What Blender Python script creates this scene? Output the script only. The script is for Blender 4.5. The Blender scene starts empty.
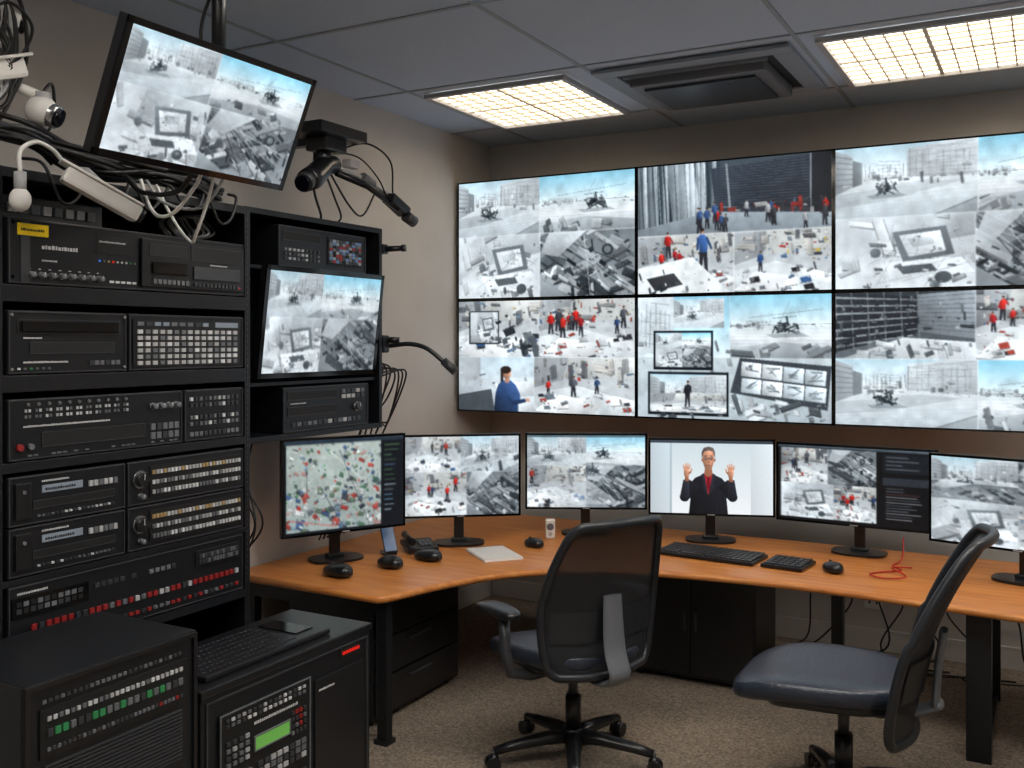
import bpy, bmesh, math, random
import numpy as np
from mathutils import Vector, Matrix, Euler
random.seed(7); rs=np.random.RandomState(11)
scene=bpy.context.scene
try:
    scene.view_settings.view_transform='Standard'
    scene.view_settings.look='None'
except Exception as e: print(e)
COL=scene.collection
def s2l(c):
    return tuple(((x/255.0)/12.92 if x/255.0<=0.04045 else (((x/255.0)+0.055)/1.055)**2.4) for x in c)
# ------------------------------------------------------------------ materials
def pm(name,rgb,rough=0.5,metal=0.0,emit=None,es=0.0,noise=0.0,nscale=40,bump=0.0,bscale=200,alpha=1.0,spec=0.5):
    m=bpy.data.materials.new(name); m.use_nodes=True
    nt=m.node_tree; b=nt.nodes['Principled BSDF']
    c=s2l(rgb)
    b.inputs['Base Color'].default_value=(*c,1); b.inputs['Roughness'].default_value=rough
    b.inputs['Metallic'].default_value=metal
    b.inputs['Specular IOR Level'].default_value=spec
    if emit:
        b.inputs['Emission Color'].default_value=(*s2l(emit),1); b.inputs['Emission Strength'].default_value=es
    if alpha<1: b.inputs['Alpha'].default_value=alpha
    if noise or bump:
        tc=nt.nodes.new('ShaderNodeTexCoord')
    if noise:
        n=nt.nodes.new('ShaderNodeTexNoise'); n.inputs['Scale'].default_value=nscale; n.inputs['Detail'].default_value=5
        nt.links.new(tc.outputs['Object'],n.inputs['Vector'])
        r=nt.nodes.new('ShaderNodeValToRGB')
        r.color_ramp.elements[0].position=0.3; r.color_ramp.elements[1].position=0.7
        r.color_ramp.elements[0].color=(*[x*(1-noise) for x in c],1); r.color_ramp.elements[1].color=(*[min(1,x*(1+noise)) for x in c],1)
        nt.links.new(n.outputs['Fac'],r.inputs['Fac']); nt.links.new(r.outputs['Color'],b.inputs['Base Color'])
    if bump:
        n2=nt.nodes.new('ShaderNodeTexNoise'); n2.inputs['Scale'].default_value=bscale; n2.inputs['Detail'].default_value=3
        nt.links.new(tc.outputs['Object'],n2.inputs['Vector'])
        bp=nt.nodes.new('ShaderNodeBump'); bp.inputs['Strength'].default_value=bump; bp.inputs['Distance'].default_value=0.01
        nt.links.new(n2.outputs['Fac'],bp.inputs['Height']); nt.links.new(bp.outputs['Normal'],b.inputs['Normal'])
    return m
M={}
M['wall']=pm('wall_paint',(198,193,187),0.85,noise=0.05,nscale=3,bump=0.08,bscale=120)
M['ceil']=pm('ceiling_tile',(182,198,218),0.9,noise=0.04,nscale=60,bump=0.15,bscale=300)
M['tbar']=pm('ceiling_bar',(146,156,168),0.6)
M['carpet']=pm('carpet',(136,123,108),0.95,noise=0.5,nscale=85,bump=0.9,bscale=150)
M['base']=pm('baseboard_white',(205,202,198),0.5)
M['blk']=pm('black_plastic',(23,24,27),0.28,noise=0.15,nscale=20)
M['blk2']=pm('black_metal',(30,32,36),0.30,metal=0.3,bump=0.04,bscale=300)
M['dk']=pm('deep_black',(9,9,10),0.6)
M['gloss']=pm('gloss_black',(11,11,13),0.10)
M['dg']=pm('dark_grey',(54,56,60),0.38)
M['mg']=pm('mid_grey',(100,103,108),0.42)
M['lg']=pm('light_grey',(172,173,175),0.42)
M['wh']=pm('white_plastic',(228,226,222),0.4)
M['paper']=pm('paper',(246,245,242),0.8)
M['silver']=pm('silver',(178,180,184),0.25,metal=0.9)
M['acgrey']=pm('aircon_grey',(138,147,158),0.5)
M['acdark']=pm('aircon_dark',(44,52,62),0.35)
M['yel']=pm('yellow_label',(240,205,20),0.6)
M['rubber']=pm('cable_rubber',(12,12,13),0.5)
M['redc']=pm('red_cable',(180,30,22),0.5)
M['leather']=pm('chair_leather',(42,48,60),0.30,bump=0.25,bscale=90)
M['fabric']=pm('chair_shell',(32,35,40),0.38,noise=0.2,nscale=60)
M['meshf']=pm('chair_mesh',(24,26,31),0.6,alpha=0.94,bump=0.5,bscale=500)
M['lens']=pm('lens_glass',(8,10,20),0.05)
M['ledr']=pm('led_red',(120,10,8),0.4,emit=(255,40,25),es=0.55)
M['ledrd']=pm('button_red',(120,32,32),0.4,emit=(200,40,34),es=0.07)
M['ledg']=pm('led_green',(36,100,62),0.4,emit=(80,200,110),es=0.10)
M['ledb']=pm('led_blue',(20,60,160),0.4,emit=(70,150,255),es=0.5)
M['leda']=pm('led_amber',(150,130,90),0.4,emit=(255,200,120),es=0.06)
M['lcdg']=pm('lcd_green',(90,150,70),0.3,emit=(120,195,85),es=0.30)
M['lcdw']=pm('lcd_pale',(120,130,140),0.3,emit=(150,165,180),es=0.10)
M['ink']=pm('white_print',(200,202,205),0.6)
M['phone']=pm('phone_screen',(80,100,130),0.15,emit=(120,150,190),es=0.2)
M['panel']=pm('diffuser_panel',(255,244,225),0.5,emit=(255,241,220),es=3.4)
M['fillpanel']=pm('unseen_fill_panel',(255,250,244),0.5,emit=(252,248,243),es=12.5)  # stronger, cooler glow for the added fill panels out of view
M['lattice']=pm('louver_lattice',(214,200,178),0.45)
def wood():
    m=pm('desk_wood',(196,138,88),0.33); nt=m.node_tree; b=nt.nodes['Principled BSDF']
    b.inputs['Specular IOR Level'].default_value=.35
    tc=nt.nodes.new('ShaderNodeTexCoord'); mp=nt.nodes.new('ShaderNodeMapping'); mp.inputs['Scale'].default_value=(1.2,14,14)
    n=nt.nodes.new('ShaderNodeTexNoise'); n.inputs['Scale'].default_value=2.2; n.inputs['Detail'].default_value=7; n.inputs['Distortion'].default_value=0.6
    r=nt.nodes.new('ShaderNodeValToRGB'); r.color_ramp.elements[0].position=0.3; r.color_ramp.elements[1].position=0.72
    r.color_ramp.elements[0].color=(*s2l((182,108,50)),1); r.color_ramp.elements[1].color=(*s2l((212,142,76)),1)
    nt.links.new(tc.outputs['Object'],mp.inputs['Vector']); nt.links.new(mp.outputs['Vector'],n.inputs['Vector'])
    nt.links.new(n.outputs['Fac'],r.inputs['Fac']); nt.links.new(r.outputs['Color'],b.inputs['Base Color'])
    return m
M['wood']=wood()
def screen_mat():
    m=bpy.data.materials.new('display_picture'); m.use_nodes=True; nt=m.node_tree; b=nt.nodes['Principled BSDF']
    b.inputs['Base Color'].default_value=(0.01,0.01,0.01,1); b.inputs['Roughness'].default_value=0.3
    b.inputs['Specular IOR Level'].default_value=0.12
    a=nt.nodes.new('ShaderNodeAttribute'); a.attribute_name='pic'
    nt.links.new(a.outputs['Color'],b.inputs['Emission Color']); b.inputs['Emission Strength'].default_value=1.0
    return m
M['screen']=screen_mat()
# ------------------------------------------------------------------ mesh builder
class B:
    def __init__(s,name): s.name=name; s.bm=bmesh.new(); s.mats=[]
    def mi(s,m):
        if isinstance(m,str): m=M[m]
        if m not in s.mats: s.mats.append(m)
        return s.mats.index(m)
    def box(s,c,sz,mat,bev=0,rot=None,seg=2):
        R=Matrix.Identity(3) if rot is None else Euler(rot).to_matrix()
        i=s.mi(mat); c=Vector(c)
        if bev>0:
            t=bmesh.new(); bmesh.ops.create_cube(t,size=1.0)
            for v in t.verts: v.co=Vector((v.co.x*sz[0],v.co.y*sz[1],v.co.z*sz[2]))
            bmesh.ops.bevel(t,geom=t.edges[:],offset=min(bev,min(sz)*0.45),segments=seg,affect='EDGES',profile=0.6)
            mp={}
            for v in t.verts: mp[v]=s.bm.verts.new(R@v.co+c)
            for f in t.faces:
                nf=s.bm.faces.new([mp[v] for v in f.verts]); nf.material_index=i
            t.free()
        else:
            vs=[s.bm.verts.new(R@Vector((x*sz[0]/2,y*sz[1]/2,z*sz[2]/2))+c) for x in(-1,1) for y in(-1,1) for z in(-1,1)]
            for q in((0,1,3,2),(4,6,7,5),(0,4,5,1),(2,3,7,6),(0,2,6,4),(1,5,7,3)):
                f=s.bm.faces.new([vs[k] for k in q]); f.material_index=i
    def bx(s,x0,x1,y0,y1,z0,z1,mat,bev=0):
        s.box(((x0+x1)/2,(y0+y1)/2,(z0+z1)/2),(abs(x1-x0),abs(y1-y0),abs(z1-z0)),mat,bev)
    def tube(s,pts,r,mat,seg=8,flat=1.0,smooth=True,closed=False):
        pts=[Vector(p) for p in pts]; n=len(pts); i=s.mi(mat)
        rr=r if isinstance(r,(list,tuple)) else [r]*n
        rings=[]; up=None
        for k in range(n):
            if closed: t=(pts[(k+1)%n]-pts[k-1])
            else: t=(pts[min(k+1,n-1)]-pts[max(k-1,0)])
            t.normalize()
            if up is None:
                a=Vector((0,0,1)) if abs(t.z)<0.9 else Vector((1,0,0))
                up=(a-t*a.dot(t)).normalized()
            else:
                up=(up-t*up.dot(t))
                if up.length<1e-6: up=Vector((1,0,0))
                up.normalize()
            side=t.cross(up)
            rings.append([s.bm.verts.new(pts[k]+(side*math.cos(2*math.pi*j/seg)+up*math.sin(2*math.pi*j/seg)*flat)*rr[k]) for j in range(seg)])
        m=n if closed else n-1
        for k in range(m):
            a=rings[k]; b=rings[(k+1)%n]
            for j in range(seg):
                f=s.bm.faces.new([a[j],a[(j+1)%seg],b[(j+1)%seg],b[j]]); f.material_index=i; f.smooth=smooth
        if not closed:
            f=s.bm.faces.new(rings[0][::-1]); f.material_index=i
            f=s.bm.faces.new(rings[-1]); f.material_index=i
    def cyl(s,p0,p1,r,mat,seg=20,r2=None): s.tube([p0,p1],[r,r if r2 is None else r2],mat,seg)
    def curve(s,pts,r,mat,seg=6,n=8): s.tube(catm(pts,n),r,mat,seg)
    def sell(s,c,abc,e1,e2,mat,rot=None,nu=28,nv=14,fn=None):
        R=Matrix.Identity(3) if rot is None else Euler(rot).to_matrix()
        i=s.mi(mat); c=Vector(c); sg=lambda w,e: math.copysign(abs(w)**e,w)
        rows=[]
        for a in range(nv+1):
            ph=-math.pi/2+math.pi*a/nv; row=[]
            cnt=1 if a in(0,nv) else nu
            for b in range(cnt):
                th=2*math.pi*b/nu
                cp=sg(math.cos(ph),e1) if cnt>1 else 0
                p=Vector((abc[0]*cp*sg(math.cos(th),e2),abc[1]*cp*sg(math.sin(th),e2),abc[2]*sg(math.sin(ph),e1)))
                if fn: p=fn(p)
                row.append(s.bm.verts.new(R@p+c))
            rows.append(row)
        for a in range(nv):
            r0,r1=rows[a],rows[a+1]
            for b in range(nu):
                if len(r0)==1: q=[r0[0],r1[(b+1)%nu],r1[b]]
                elif len(r1)==1: q=[r0[b],r0[(b+1)%nu],r1[0]]
                else: q=[r0[b],r0[(b+1)%nu],r1[(b+1)%nu],r1[b]]
                f=s.bm.faces.new(q); f.material_index=i; f.smooth=True
    def surf(s,fn,nu,nv,mat,th=0.0):
        i=s.mi(mat); g=[[s.bm.verts.new(fn(a/nu,b/nv)) for b in range(nv+1)] for a in range(nu+1)]
        for a in range(nu):
            for b in range(nv):
                f=s.bm.faces.new([g[a][b],g[a+1][b],g[a+1][b+1],g[a][b+1]]); f.material_index=i; f.smooth=True
    def prism(s,out,z0,z1,mat):
        i=s.mi(mat); a=[s.bm.verts.new((x,y,z0)) for x,y in out]; b=[s.bm.verts.new((x,y,z1)) for x,y in out]
        n=len(out)
        f=s.bm.faces.new(a[::-1]); f.material_index=i; f=s.bm.faces.new(b); f.material_index=i
        for k in range(n):
            f=s.bm.faces.new([a[k],a[(k+1)%n],b[(k+1)%n],b[k]]); f.material_index=i
    def done(s,mat=None,parent=None,center=True):
        mat=mat or Matrix.Identity(4)
        bmesh.ops.recalc_face_normals(s.bm,faces=s.bm.faces[:])
        me=bpy.data.meshes.new(s.name)
        off=Vector((0,0,0))
        if center and parent is None:
            xs=[v.co for v in s.bm.verts]
            off=Vector(((min(v.x for v in xs)+max(v.x for v in xs))/2,(min(v.y for v in xs)+max(v.y for v in xs))/2,min(v.z for v in xs)))
            for v in s.bm.verts: v.co-=off
        s.bm.to_mesh(me); s.bm.free()
        for m in s.mats: me.materials.append(m)
        o=bpy.data.objects.new(s.name,me); COL.objects.link(o)
        if parent: o.parent=parent; o.matrix_local=mat
        else: o.matrix_world=mat@Matrix.Translation(off)
        return o
def catm(P,n=8):
    P=[Vector(p) for p in P]; P=[P[0]*2-P[1]]+P+[P[-1]*2-P[-2]]; out=[]
    for i in range(1,len(P)-2):
        p0,p1,p2,p3=P[i-1:i+3]
        for k in range(n):
            t=k/n
            out.append(0.5*((2*p1)+(p2-p0)*t+(2*p0-5*p1+4*p2-p3)*t*t+(3*p1-p0-3*p2+p3)*t**3))
    out.append(P[-2]); return out
def TM(x,y,z=0,rz=0,rx=0): return Matrix.Translation((x,y,z))@Matrix.Rotation(math.radians(rz),4,'Z')@Matrix.Rotation(math.radians(rx),4,'X')
def empty(name,mat):
    e=bpy.data.objects.new(name,None); e.empty_display_size=0.1; COL.objects.link(e); e.matrix_world=mat; return e
# ------------------------------------------------------------------ raster drawing for the displays
rd=random.Random(3)
U=rd.uniform
class R:
    def __init__(s,a): s.a=a; s.h,s.w=a.shape[:2]
    def sub(s,x0,y0,x1,y1):
        return R(s.a[int(round(y0*s.h)):int(round(y1*s.h)),int(round(x0*s.w)):int(round(x1*s.w))])
    def fill(s,c): s.a[:]=c
    def grad(s,c0,c1,y0=0,y1=1):
        i0,i1=int(y0*s.h),int(y1*s.h)
        if i1<=i0: return
        t=np.linspace(0,1,i1-i0)[:,None,None]
        s.a[i0:i1]=np.array(c0,float)*(1-t)+np.array(c1,float)*t
    def poly(s,pts,c,al=1.0,gr=None):
        p=np.array(pts,float)*[s.w,s.h]
        x0=max(0,int(p[:,0].min())); x1=min(s.w,int(p[:,0].max())+2); y0=max(0,int(p[:,1].min())); y1=min(s.h,int(p[:,1].max())+2)
        if x1<=x0 or y1<=y0: return
        X,Y=np.meshgrid(np.arange(x0,x1)+.5,np.arange(y0,y1)+.5); ins=np.zeros(X.shape,bool)
        n=len(p)
        for i in range(n):
            ax,ay=p[i]; bx,by=p[(i+1)%n]
            if ay==by: continue
            cr=((ay>Y)!=(by>Y))&(X<(bx-ax)*(Y-ay)/(by-ay)+ax); ins^=cr
        v=s.a[y0:y1,x0:x1]
        g_=U(-.3,.3) if gr is None else gr
        ramp=1+g_*((X-x0)/(x1-x0)-.5)+abs(g_)*.9*(.5-(Y-y0)/(y1-y0))
        col=np.array(c,float)[None,None,:]*ramp[:,:,None]
        v[ins]=v[ins]*(1-al)+col[ins]*al
    def rect(s,x0,y0,x1,y1,c,al=1.0): s.poly([(x0,y0),(x1,y0),(x1,y1),(x0,y1)],c,al)
    def line(s,x0,y0,x1,y1,w,c,al=1.0):
        a=s.w/s.h; dx,dy=(x1-x0)*a,(y1-y0); l=math.hypot(dx,dy) or 1; nx,ny=-dy/l*w/2/a,dx/l*w/2
        s.poly([(x0+nx,y0+ny),(x1+nx,y1+ny),(x1-nx,y1-ny),(x0-nx,y0-ny)],c,al,0)
    def ell(s,cx,cy,rx,ry,c,al=1.0,gr=None): s.poly([(cx+rx*math.cos(k*math.pi/10),cy+ry*math.sin(k*math.pi/10)) for k in range(20)],c,al,gr)
def g(v,b=7): return (v-b*0.9,v+b*.2,v+b)
def clutter(v,n,tones,smin,smax,reg,dirs=(0.15,-0.35,1.3),out=0.5,asp=(1,5)):
    a=v.w/v.h
    for i in range(int(n*1.6)):
        cx,cy=U(reg[0],reg[2]),U(reg[1],reg[3]); s=(smin*.5+(smax-smin*.5)*rd.random()**2.0)*(0.5+cy*0.8); d=rd.choice(dirs)+U(-.10,.10); k=U(*asp)
        ux,uy=math.cos(d)*s*math.sqrt(k)/a,math.sin(d)*s*math.sqrt(k); d2=d+U(1.1,1.7); vx,vy=math.cos(d2)*s/math.sqrt(k)/a,math.sin(d2)*s/math.sqrt(k)
        Q=[(cx-ux-vx,cy-uy-vy),(cx+ux-vx,cy+uy-vy),(cx+ux+vx,cy+uy+vy),(cx-ux+vx,cy-uy+vy)]
        t=rd.choice(tones); f=U(.85,1.1); t=tuple(q*f for q in t)
        sh=s*.35
        v.poly([(x+sh*.4,y+sh) for x,y in Q],(40,46,52),.3,0)
        v.poly(Q,t,U(.75,1))
        v.poly([Q[3],Q[2],(Q[2][0],Q[2][1]+sh*.8),(Q[3][0],Q[3][1]+sh*.8)],tuple(q*.62 for q in t))
        if rd.random()<out:
            dkc=tuple(q*0.45 for q in t)
            for j in range(2): v.line(*Q[j],*Q[(j+1)%4],0.006,dkc,0.5)
            v.line((Q[0][0]+Q[3][0])/2,(Q[0][1]+Q[3][1])/2,(Q[1][0]+Q[2][0])/2,(Q[1][1]+Q[2][1])/2,.006,dkc,.4)
def bike(v,x,y,s):
    a=v.w/v.h
    v.poly([(x-.8*s/a,y+.42*s),(x+.6*s/a,y+.36*s),(x+.9*s/a,y+.50*s),(x-.5*s/a,y+.56*s)],(110,120,128),.5,0)
    for i in range(14):
        v.line(x+U(-.5,.5)*s/a,y+U(.0,.2)*s,x+U(-.55,.55)*s/a,y+U(.3,.45)*s,U(.02,.06)*s,g(rd.choice([30,44,70])),.85)
    for i in range(34):
        th=U(0,6.28); r=U(0,.42)*s; L=U(.08,.28)*s; d=rd.choice((.2,-.5,1.2,2.4))+U(-.2,.2)
        cx=x+r*math.cos(th)*1.15/a; cy=y+.08*s+r*math.sin(th)*.5
        v.line(cx-math.cos(d)*L/2/a,cy-math.sin(d)*L/2,cx+math.cos(d)*L/2/a,cy+math.sin(d)*L/2,U(.02,.09)*s,g(rd.choice([26,34,50,90,150])),.85)
    v.line(x-.5*s/a,y-.22*s,x+.4*s/a,y-.28*s,.025*s,g(70),.7); v.line(x+.02*s/a,y-.3*s,x+.08*s/a,y+.1*s,.08*s,g(42),.8)
def person(v,x,y,h,c,leg=(40,42,48)):
    a=v.w/v.h; w=h*.105/a; l=U(-.3,.3)*w
    v.poly([(x-w,y),(x+w*2.6,y-h*.03),(x+w*2.8,y+h*.03),(x,y+h*.04)],(70,74,80),.35,0)
    v.poly([(x-w*.9,y-h*.5),(x+w*.9,y-h*.5),(x+w*(.9+U(0,.5)),y),(x+w*.4,y),(x+l*.2,y-h*.35),(x-w*.4,y),(x-w*(.9+U(0,.4)),y)],leg)
    v.poly([(x-w*.95+l,y-h*.8),(x-w*.3+l,y-h*.85),(x+w*.3+l,y-h*.85),(x+w*.95+l,y-h*.8),(x+w*1.05,y-h*.6),(x+w*.9,y-h*.44),(x-w*.9,y-h*.44),(x-w*1.05,y-h*.6)],c,1,.5)
    dkc=tuple(q*.72 for q in c)
    v.line(x-w+l,y-h*.78,x-w*1.4,y-h*.5,h*.055,dkc); v.line(x+w+l,y-h*.78,x+w*U(1.1,2),y-h*U(.5,.62),h*.055,dkc)
    v.ell(x+l,y-h*.915,h*.045/a,h*.06,(182,142,120),1,.6); v.ell(x+l,y-h*.95,h*.05/a,h*.04,(38,32,30))
def lattice(v,x0,x1,y0,y1,n=9,c=None,al=.6):
    c=c or g(90)
    for i in range(n):
        x=x0+(x1-x0)*(i+U(-.25,.25))/(n-1); v.line(x,y0+U(0,.1),x+U(-.01,.01),y1-U(0,.04),U(.006,.018),g(U(90,180)),al)
    for i in range(6):
        y=y0+(y1-y0)*(i+U(-.2,.2))/5; xx=U(x0,x1); v.line(min(xx,x0+(x1-x0)*.4),y,x1-U(0,.2)*(x1-x0),y+.02,.008,c,al*.8)
    for i in range(n): v.line(U(x0,x1),U(y0,y1),U(x0,x1),U(y0,y1),.005,c,.3)
    clutter(v,n*.7,[g(170),g(215),g(140)],.015,.045,(x0,y0+(y1-y0)*.5,x1,y1),dirs=(0.05,1.5),asp=(1,3),out=.3)
def outdoor(v):
    v.grad((184,210,222),(234,243,248),0,.42); v.grad((222,230,235),(190,200,207),.42,1)
    v.poly([(0,.02),(.13,.12),(.13,.56),(0,.66)],g(170)); v.poly([(.13,.18),(.2,.22),(.2,.52),(.13,.56)],g(134))
    for i in range(6): v.line(0,.1+i*.085,.13,.16+i*.07,.012,g(112),.8)
    v.poly([(.52,.08),(1,-.05),(1,.5),(.52,.46)],g(200)); lattice(v,.54,1,.05,.47,11,g(120)); lattice(v,.22,.5,.22,.46,10,g(110))
    for i in range(5): v.line(.52,.12+i*.08,1,.02+i*.11,.010,g(140),.5)
    for i in range(11): v.line(0,.62+i*.05,1,.47+i*.06+U(-.02,.02),.006,g(U(150,190)),.4)
    v.poly([(.0,.66),(.62,.52),(.9,.56),(.35,.78),(0,.84)],g(158),.4)
    clutter(v,12,[g(140),g(200),g(100)],.015,.04,(0,.44,1,.54),dirs=(0.05,1.5))
    bike(v,U(.36,.46),.55,.34); v.poly([(.7,1),(1,.78),(1,1)],g(150),.7); v.line(.72,1,1,.8,.012,g(90),.6)
def sky(v):
    v.grad((146,200,222),(234,245,249),0,.5); v.grad((214,225,231),(232,238,241),.5,.72); v.grad((222,229,234),(180,190,197),.7,1)
    v.line(0,.49,1,.47,.01,g(130),.7); lattice(v,.0,.4,.40,.5,12,g(130)); clutter(v,12,[g(120),g(160),g(90)],.008,.024,(0,.46,1,.53),dirs=(0.05,))
    for i in range(9): v.line(0,.57+i*.05,1,.54+i*.06,.006,g(U(150,190)),.4)
    v.line(.2,.36,.92,.24,.008,g(110),.7); v.line(.5,.45,.6,.1,.006,g(120),.7); v.line(.72,.45,.66,.12,.005,g(130),.6); bike(v,U(.55,.66),.46,.40)
    v.poly([(0,.86),(.5,.74),(1,.84),(1,1),(0,1)],g(160),.7); clutter(v,10,[g(140),g(210),g(90)],.03,.08,(0,.80,1,1),out=.8)
def deskgray(v):
    v.grad(g(200),g(226)); v.poly([(.0,0),(.3,0),(.25,.5),(0,.7)],g(208)); v.poly([(.25,.5),(.3,0),(1,0),(1,.3)],g(188))
    clutter(v,8,[g(210),g(188),g(232)],.08,.2,(0,0,1,1),out=.6)
    clutter(v,20,[g(226),g(175),g(120),g(240)],.02,.06,(.25,.15,1,.95),out=.8)
    v.poly([(.42,.22),(.8,.16),(.86,.55),(.5,.64)],g(112)); v.poly([(.47,.27),(.76,.22),(.8,.5),(.54,.57)],g(222)); v.poly([(.53,.32),(.7,.29),(.72,.4),(.57,.44)],g(192)); clutter(v,8,[g(150),g(235),g(100)],.01,.025,(.52,.28,.78,.5))
    v.poly([(.3,.66),(.9,.58),(1,.8),(.38,.92)],g(232)); v.poly([(.45,.7),(.7,.67),(.74,.77),(.5,.81)],g(90)); 
    for i in range(16): v.line(U(.2,1),U(.1,1),U(.2,1),U(.1,1),.006,g(90),.5)
    v.ell(.78,.86,.06,.08,g(80)); v.ell(.3,.5,.04,.07,g(110)); clutter(v,12,[g(90),g(240),g(140)],.01,.03,(.2,.6,1,1))
def debris(v):
    v.grad(g(120),g(155))
    clutter(v,40,[g(80),g(55),g(120),g(170),g(215)],.06,.18,(0,.0,1,1),dirs=(.5,.55,-.4),asp=(2,9),out=.7)
    clutter(v,55,[g(34),g(56),g(215),g(150),g(100)],.012,.05,(0,.1,1,1),dirs=(.5,.6,-.5,1.5),asp=(1,6))
    for i in range(9): v.line(U(0,.5),U(0,.3),U(.5,1),U(.5,1),.012,g(rd.choice([34,180,215])),.8)
    v.poly([(0,.72),(.35,1),(0,1)],g(145)); v.poly([(.1,.0),(.5,0),(.2,.38),(0,.32)],g(200),.9); v.ell(.72,.3,.06,.09,g(56)); v.ell(.72,.3,.035,.055,g(120))
def officec(v,red=1,n=6):
    v.grad((172,179,184),(205,212,216)); v.poly([(0,0),(.35,0),(.3,.4),(0,.55)],(152,158,163)); v.poly([(.35,0),(1,0),(1,.35),(.33,.38)],(192,196,196))
    clutter(v,12,[(150,153,155),(200,200,197),(92,96,102)],.06,.14,(0,0,1,.35),dirs=(0.05,1.5),out=.5)
    clutter(v,34,[(60,62,66),(150,64,58) if red else (120,150,178),(226,227,226),(110,113,118),(180,166,138),(80,104,136),(90,94,98)],.010,.042,(0,.0,1,.5),dirs=(.1,1.5,-.3))
    v.poly([(-.05,.66),(.45,.5),(1.05,.8),(1.05,1.05),(.1,1.05)],(214,222,226)); 
    for i in range(n):
        person(v,U(.05,.95),U(.42,.7),U(.26,.4),rd.choice([(176,44,42),(186,54,50),(50,68,100),(62,64,70),(186,190,194),(140,42,46),(80,84,92)] if red else [(54,84,130),(70,72,76),(150,60,54)]))
    v.poly([(.0,.97),(.22,.66),(.68,.78),(.6,1.05)],(236,241,244)); v.poly([(.6,.72),(.8,.66),(1,.74),(1,.9)],(224,230,234)); v.poly([(0,.97),(.6,1.05),(.6,1.1),(0,1.1)],(150,156,160))
    for i in range(8):
        x,y=U(.02,.9),U(.62,.92); q=U(.5,1.1); v.poly([(x,y),(x+.1*q,y-.03*q),(x+.12*q,y+.06*q),(x+.02*q,y+.08*q)],rd.choice([(50,52,56),(242,244,245),(110,120,130),(150,70,62) if red else (60,90,130),(30,32,36),(180,186,190)]))
        v.line(x,y+.09*q,x+.12*q,y+.07*q,.012,(70,72,76),.8)
    clutter(v,22,[(235,238,240),(80,84,90),(150,72,66) if red else (90,115,145),(170,174,176),(120,126,132),(205,210,213)],.01,.035,(0,.58,1,1))
def warehouse(v):
    v.grad((66,76,84),(118,130,138))
    for i in range(16):
        x=i*.029; t=rd.choice([190,150,90,60,170,120]); v.poly([(x,0),(x+.02,0),(x+.028,.9),(x+.004,.92)],g(t,9),1,.6)
    v.poly([(.16,.0),(.3,0),(.36,.85),(.2,.95)],g(200,9),.55,.5)
    for i in range(16): x=U(0,.42); v.line(x,0,x+.02,.9,U(.006,.02),g(rd.choice([40,205,110]),9),.6)
    v.poly([(.4,.1),(1,.0),(1,.75),(.42,.62)],(44,50,58))
    for i in range(16): v.line(.42,.1+i*.033,1,0.02+i*.041,.009,(86,94,104),.8)
    v.rect(.9,0,1,.9,(34,37,42)); v.line(.9,0,.9,.8,.02,(130,138,145)); v.line(.48,.05,.5,.7,.03,(140,148,154))
    v.poly([(.45,.66),(.9,.6),(.9,.8),(.45,.8)],(40,42,48),.8); clutter(v,22,[(60,64,70),(140,58,54),(170,172,172),(90,104,126)],.02,.05,(.4,.6,1,.78),dirs=(0.05,1.5))
    v.poly([(0,.9),(.4,.7),(1,.8),(1,1),(0,1)],(140,150,158))
    for i in range(20): person(v,U(.32,.98),U(.78,1.02),U(.2,.32),rd.choice([(34,36,42),(150,42,42),(48,52,60),(166,170,174),(60,82,120),(60,62,68)]))
def shelves(v):
    v.grad((50,56,62),(100,107,113))
    v.poly([(0,0),(.6,.08),(.6,.62),(0,.9)],(38,42,48))
    for i in range(7): v.poly([(0,.06+i*.125),(.6,.12+i*.085),(.6,.135+i*.085),(0,.09+i*.125)],(172,180,186),.8)
    for i in range(6): v.line(.12*i+.0,.0,.12*i+.02,.86,.014,(136,143,148),.8)
    clutter(v,54,[g(34),g(64),g(110),g(150)],.012,.045,(0,.1,.6,.85),dirs=(0.05,1.5))
    v.poly([(.6,.05),(1,0),(1,.7),(.62,.6)],(132,140,147))
    for i in range(9): v.line(.6,.1+i*.055,1,.05+i*.07,.01,(86,92,98),.8)
    clutter(v,10,[g(60),g(170),g(110)],.02,.05,(.62,.1,1,.6),dirs=(0.05,1.5))
    v.poly([(.05,1),(.5,.68),(1,.75),(1,1)],(205,212,217)); clutter(v,16,[g(225),g(80),g(165)],.03,.08,(.2,.74,1,1))
def roomview(v):
    v.grad((200,218,228),(228,236,241)); v.poly([(0,.42),(1,.36),(1,1),(0,1)],(196,206,213)); v.poly([(0,0),(.3,0),(.3,.4),(0,.5)],g(188))
    clutter(v,24,[g(210),g(150),g(232),g(90)],.015,.06,(.0,.3,1,1)); v.poly([(.5,.5),(1,.42),(1,.7),(.55,.75)],g(236))
def mapview(v):
    v.grad((170,180,176),(156,168,166))
    clutter(v,210,[(200,206,206),(104,124,104),(76,106,88),(160,66,60),(72,96,134),(220,223,224),(96,102,108),(180,140,136),(134,156,170),(54,62,70)],.008,.04,(0,0,1,1),dirs=(.35,-.4,.35),out=.35,asp=(1,3))
    for i in range(8): v.line(U(0,1),U(0,1),U(0,1),U(0,1),.009,rd.choice([(190,56,52),(225,225,225),(50,52,58)]),.7)
    for i in range(24): v.ell(U(0,1),U(0,1),.008,.012,rd.choice([(190,50,46),(60,130,70),(240,240,240)]))
def inset(v,x0,y0,x1,y1,fn):
    v.rect(x0-.012,y0-.02,x1+.012,y1+.025,g(22)); fn(v.sub(x0,y0,x1,y1))
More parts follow.
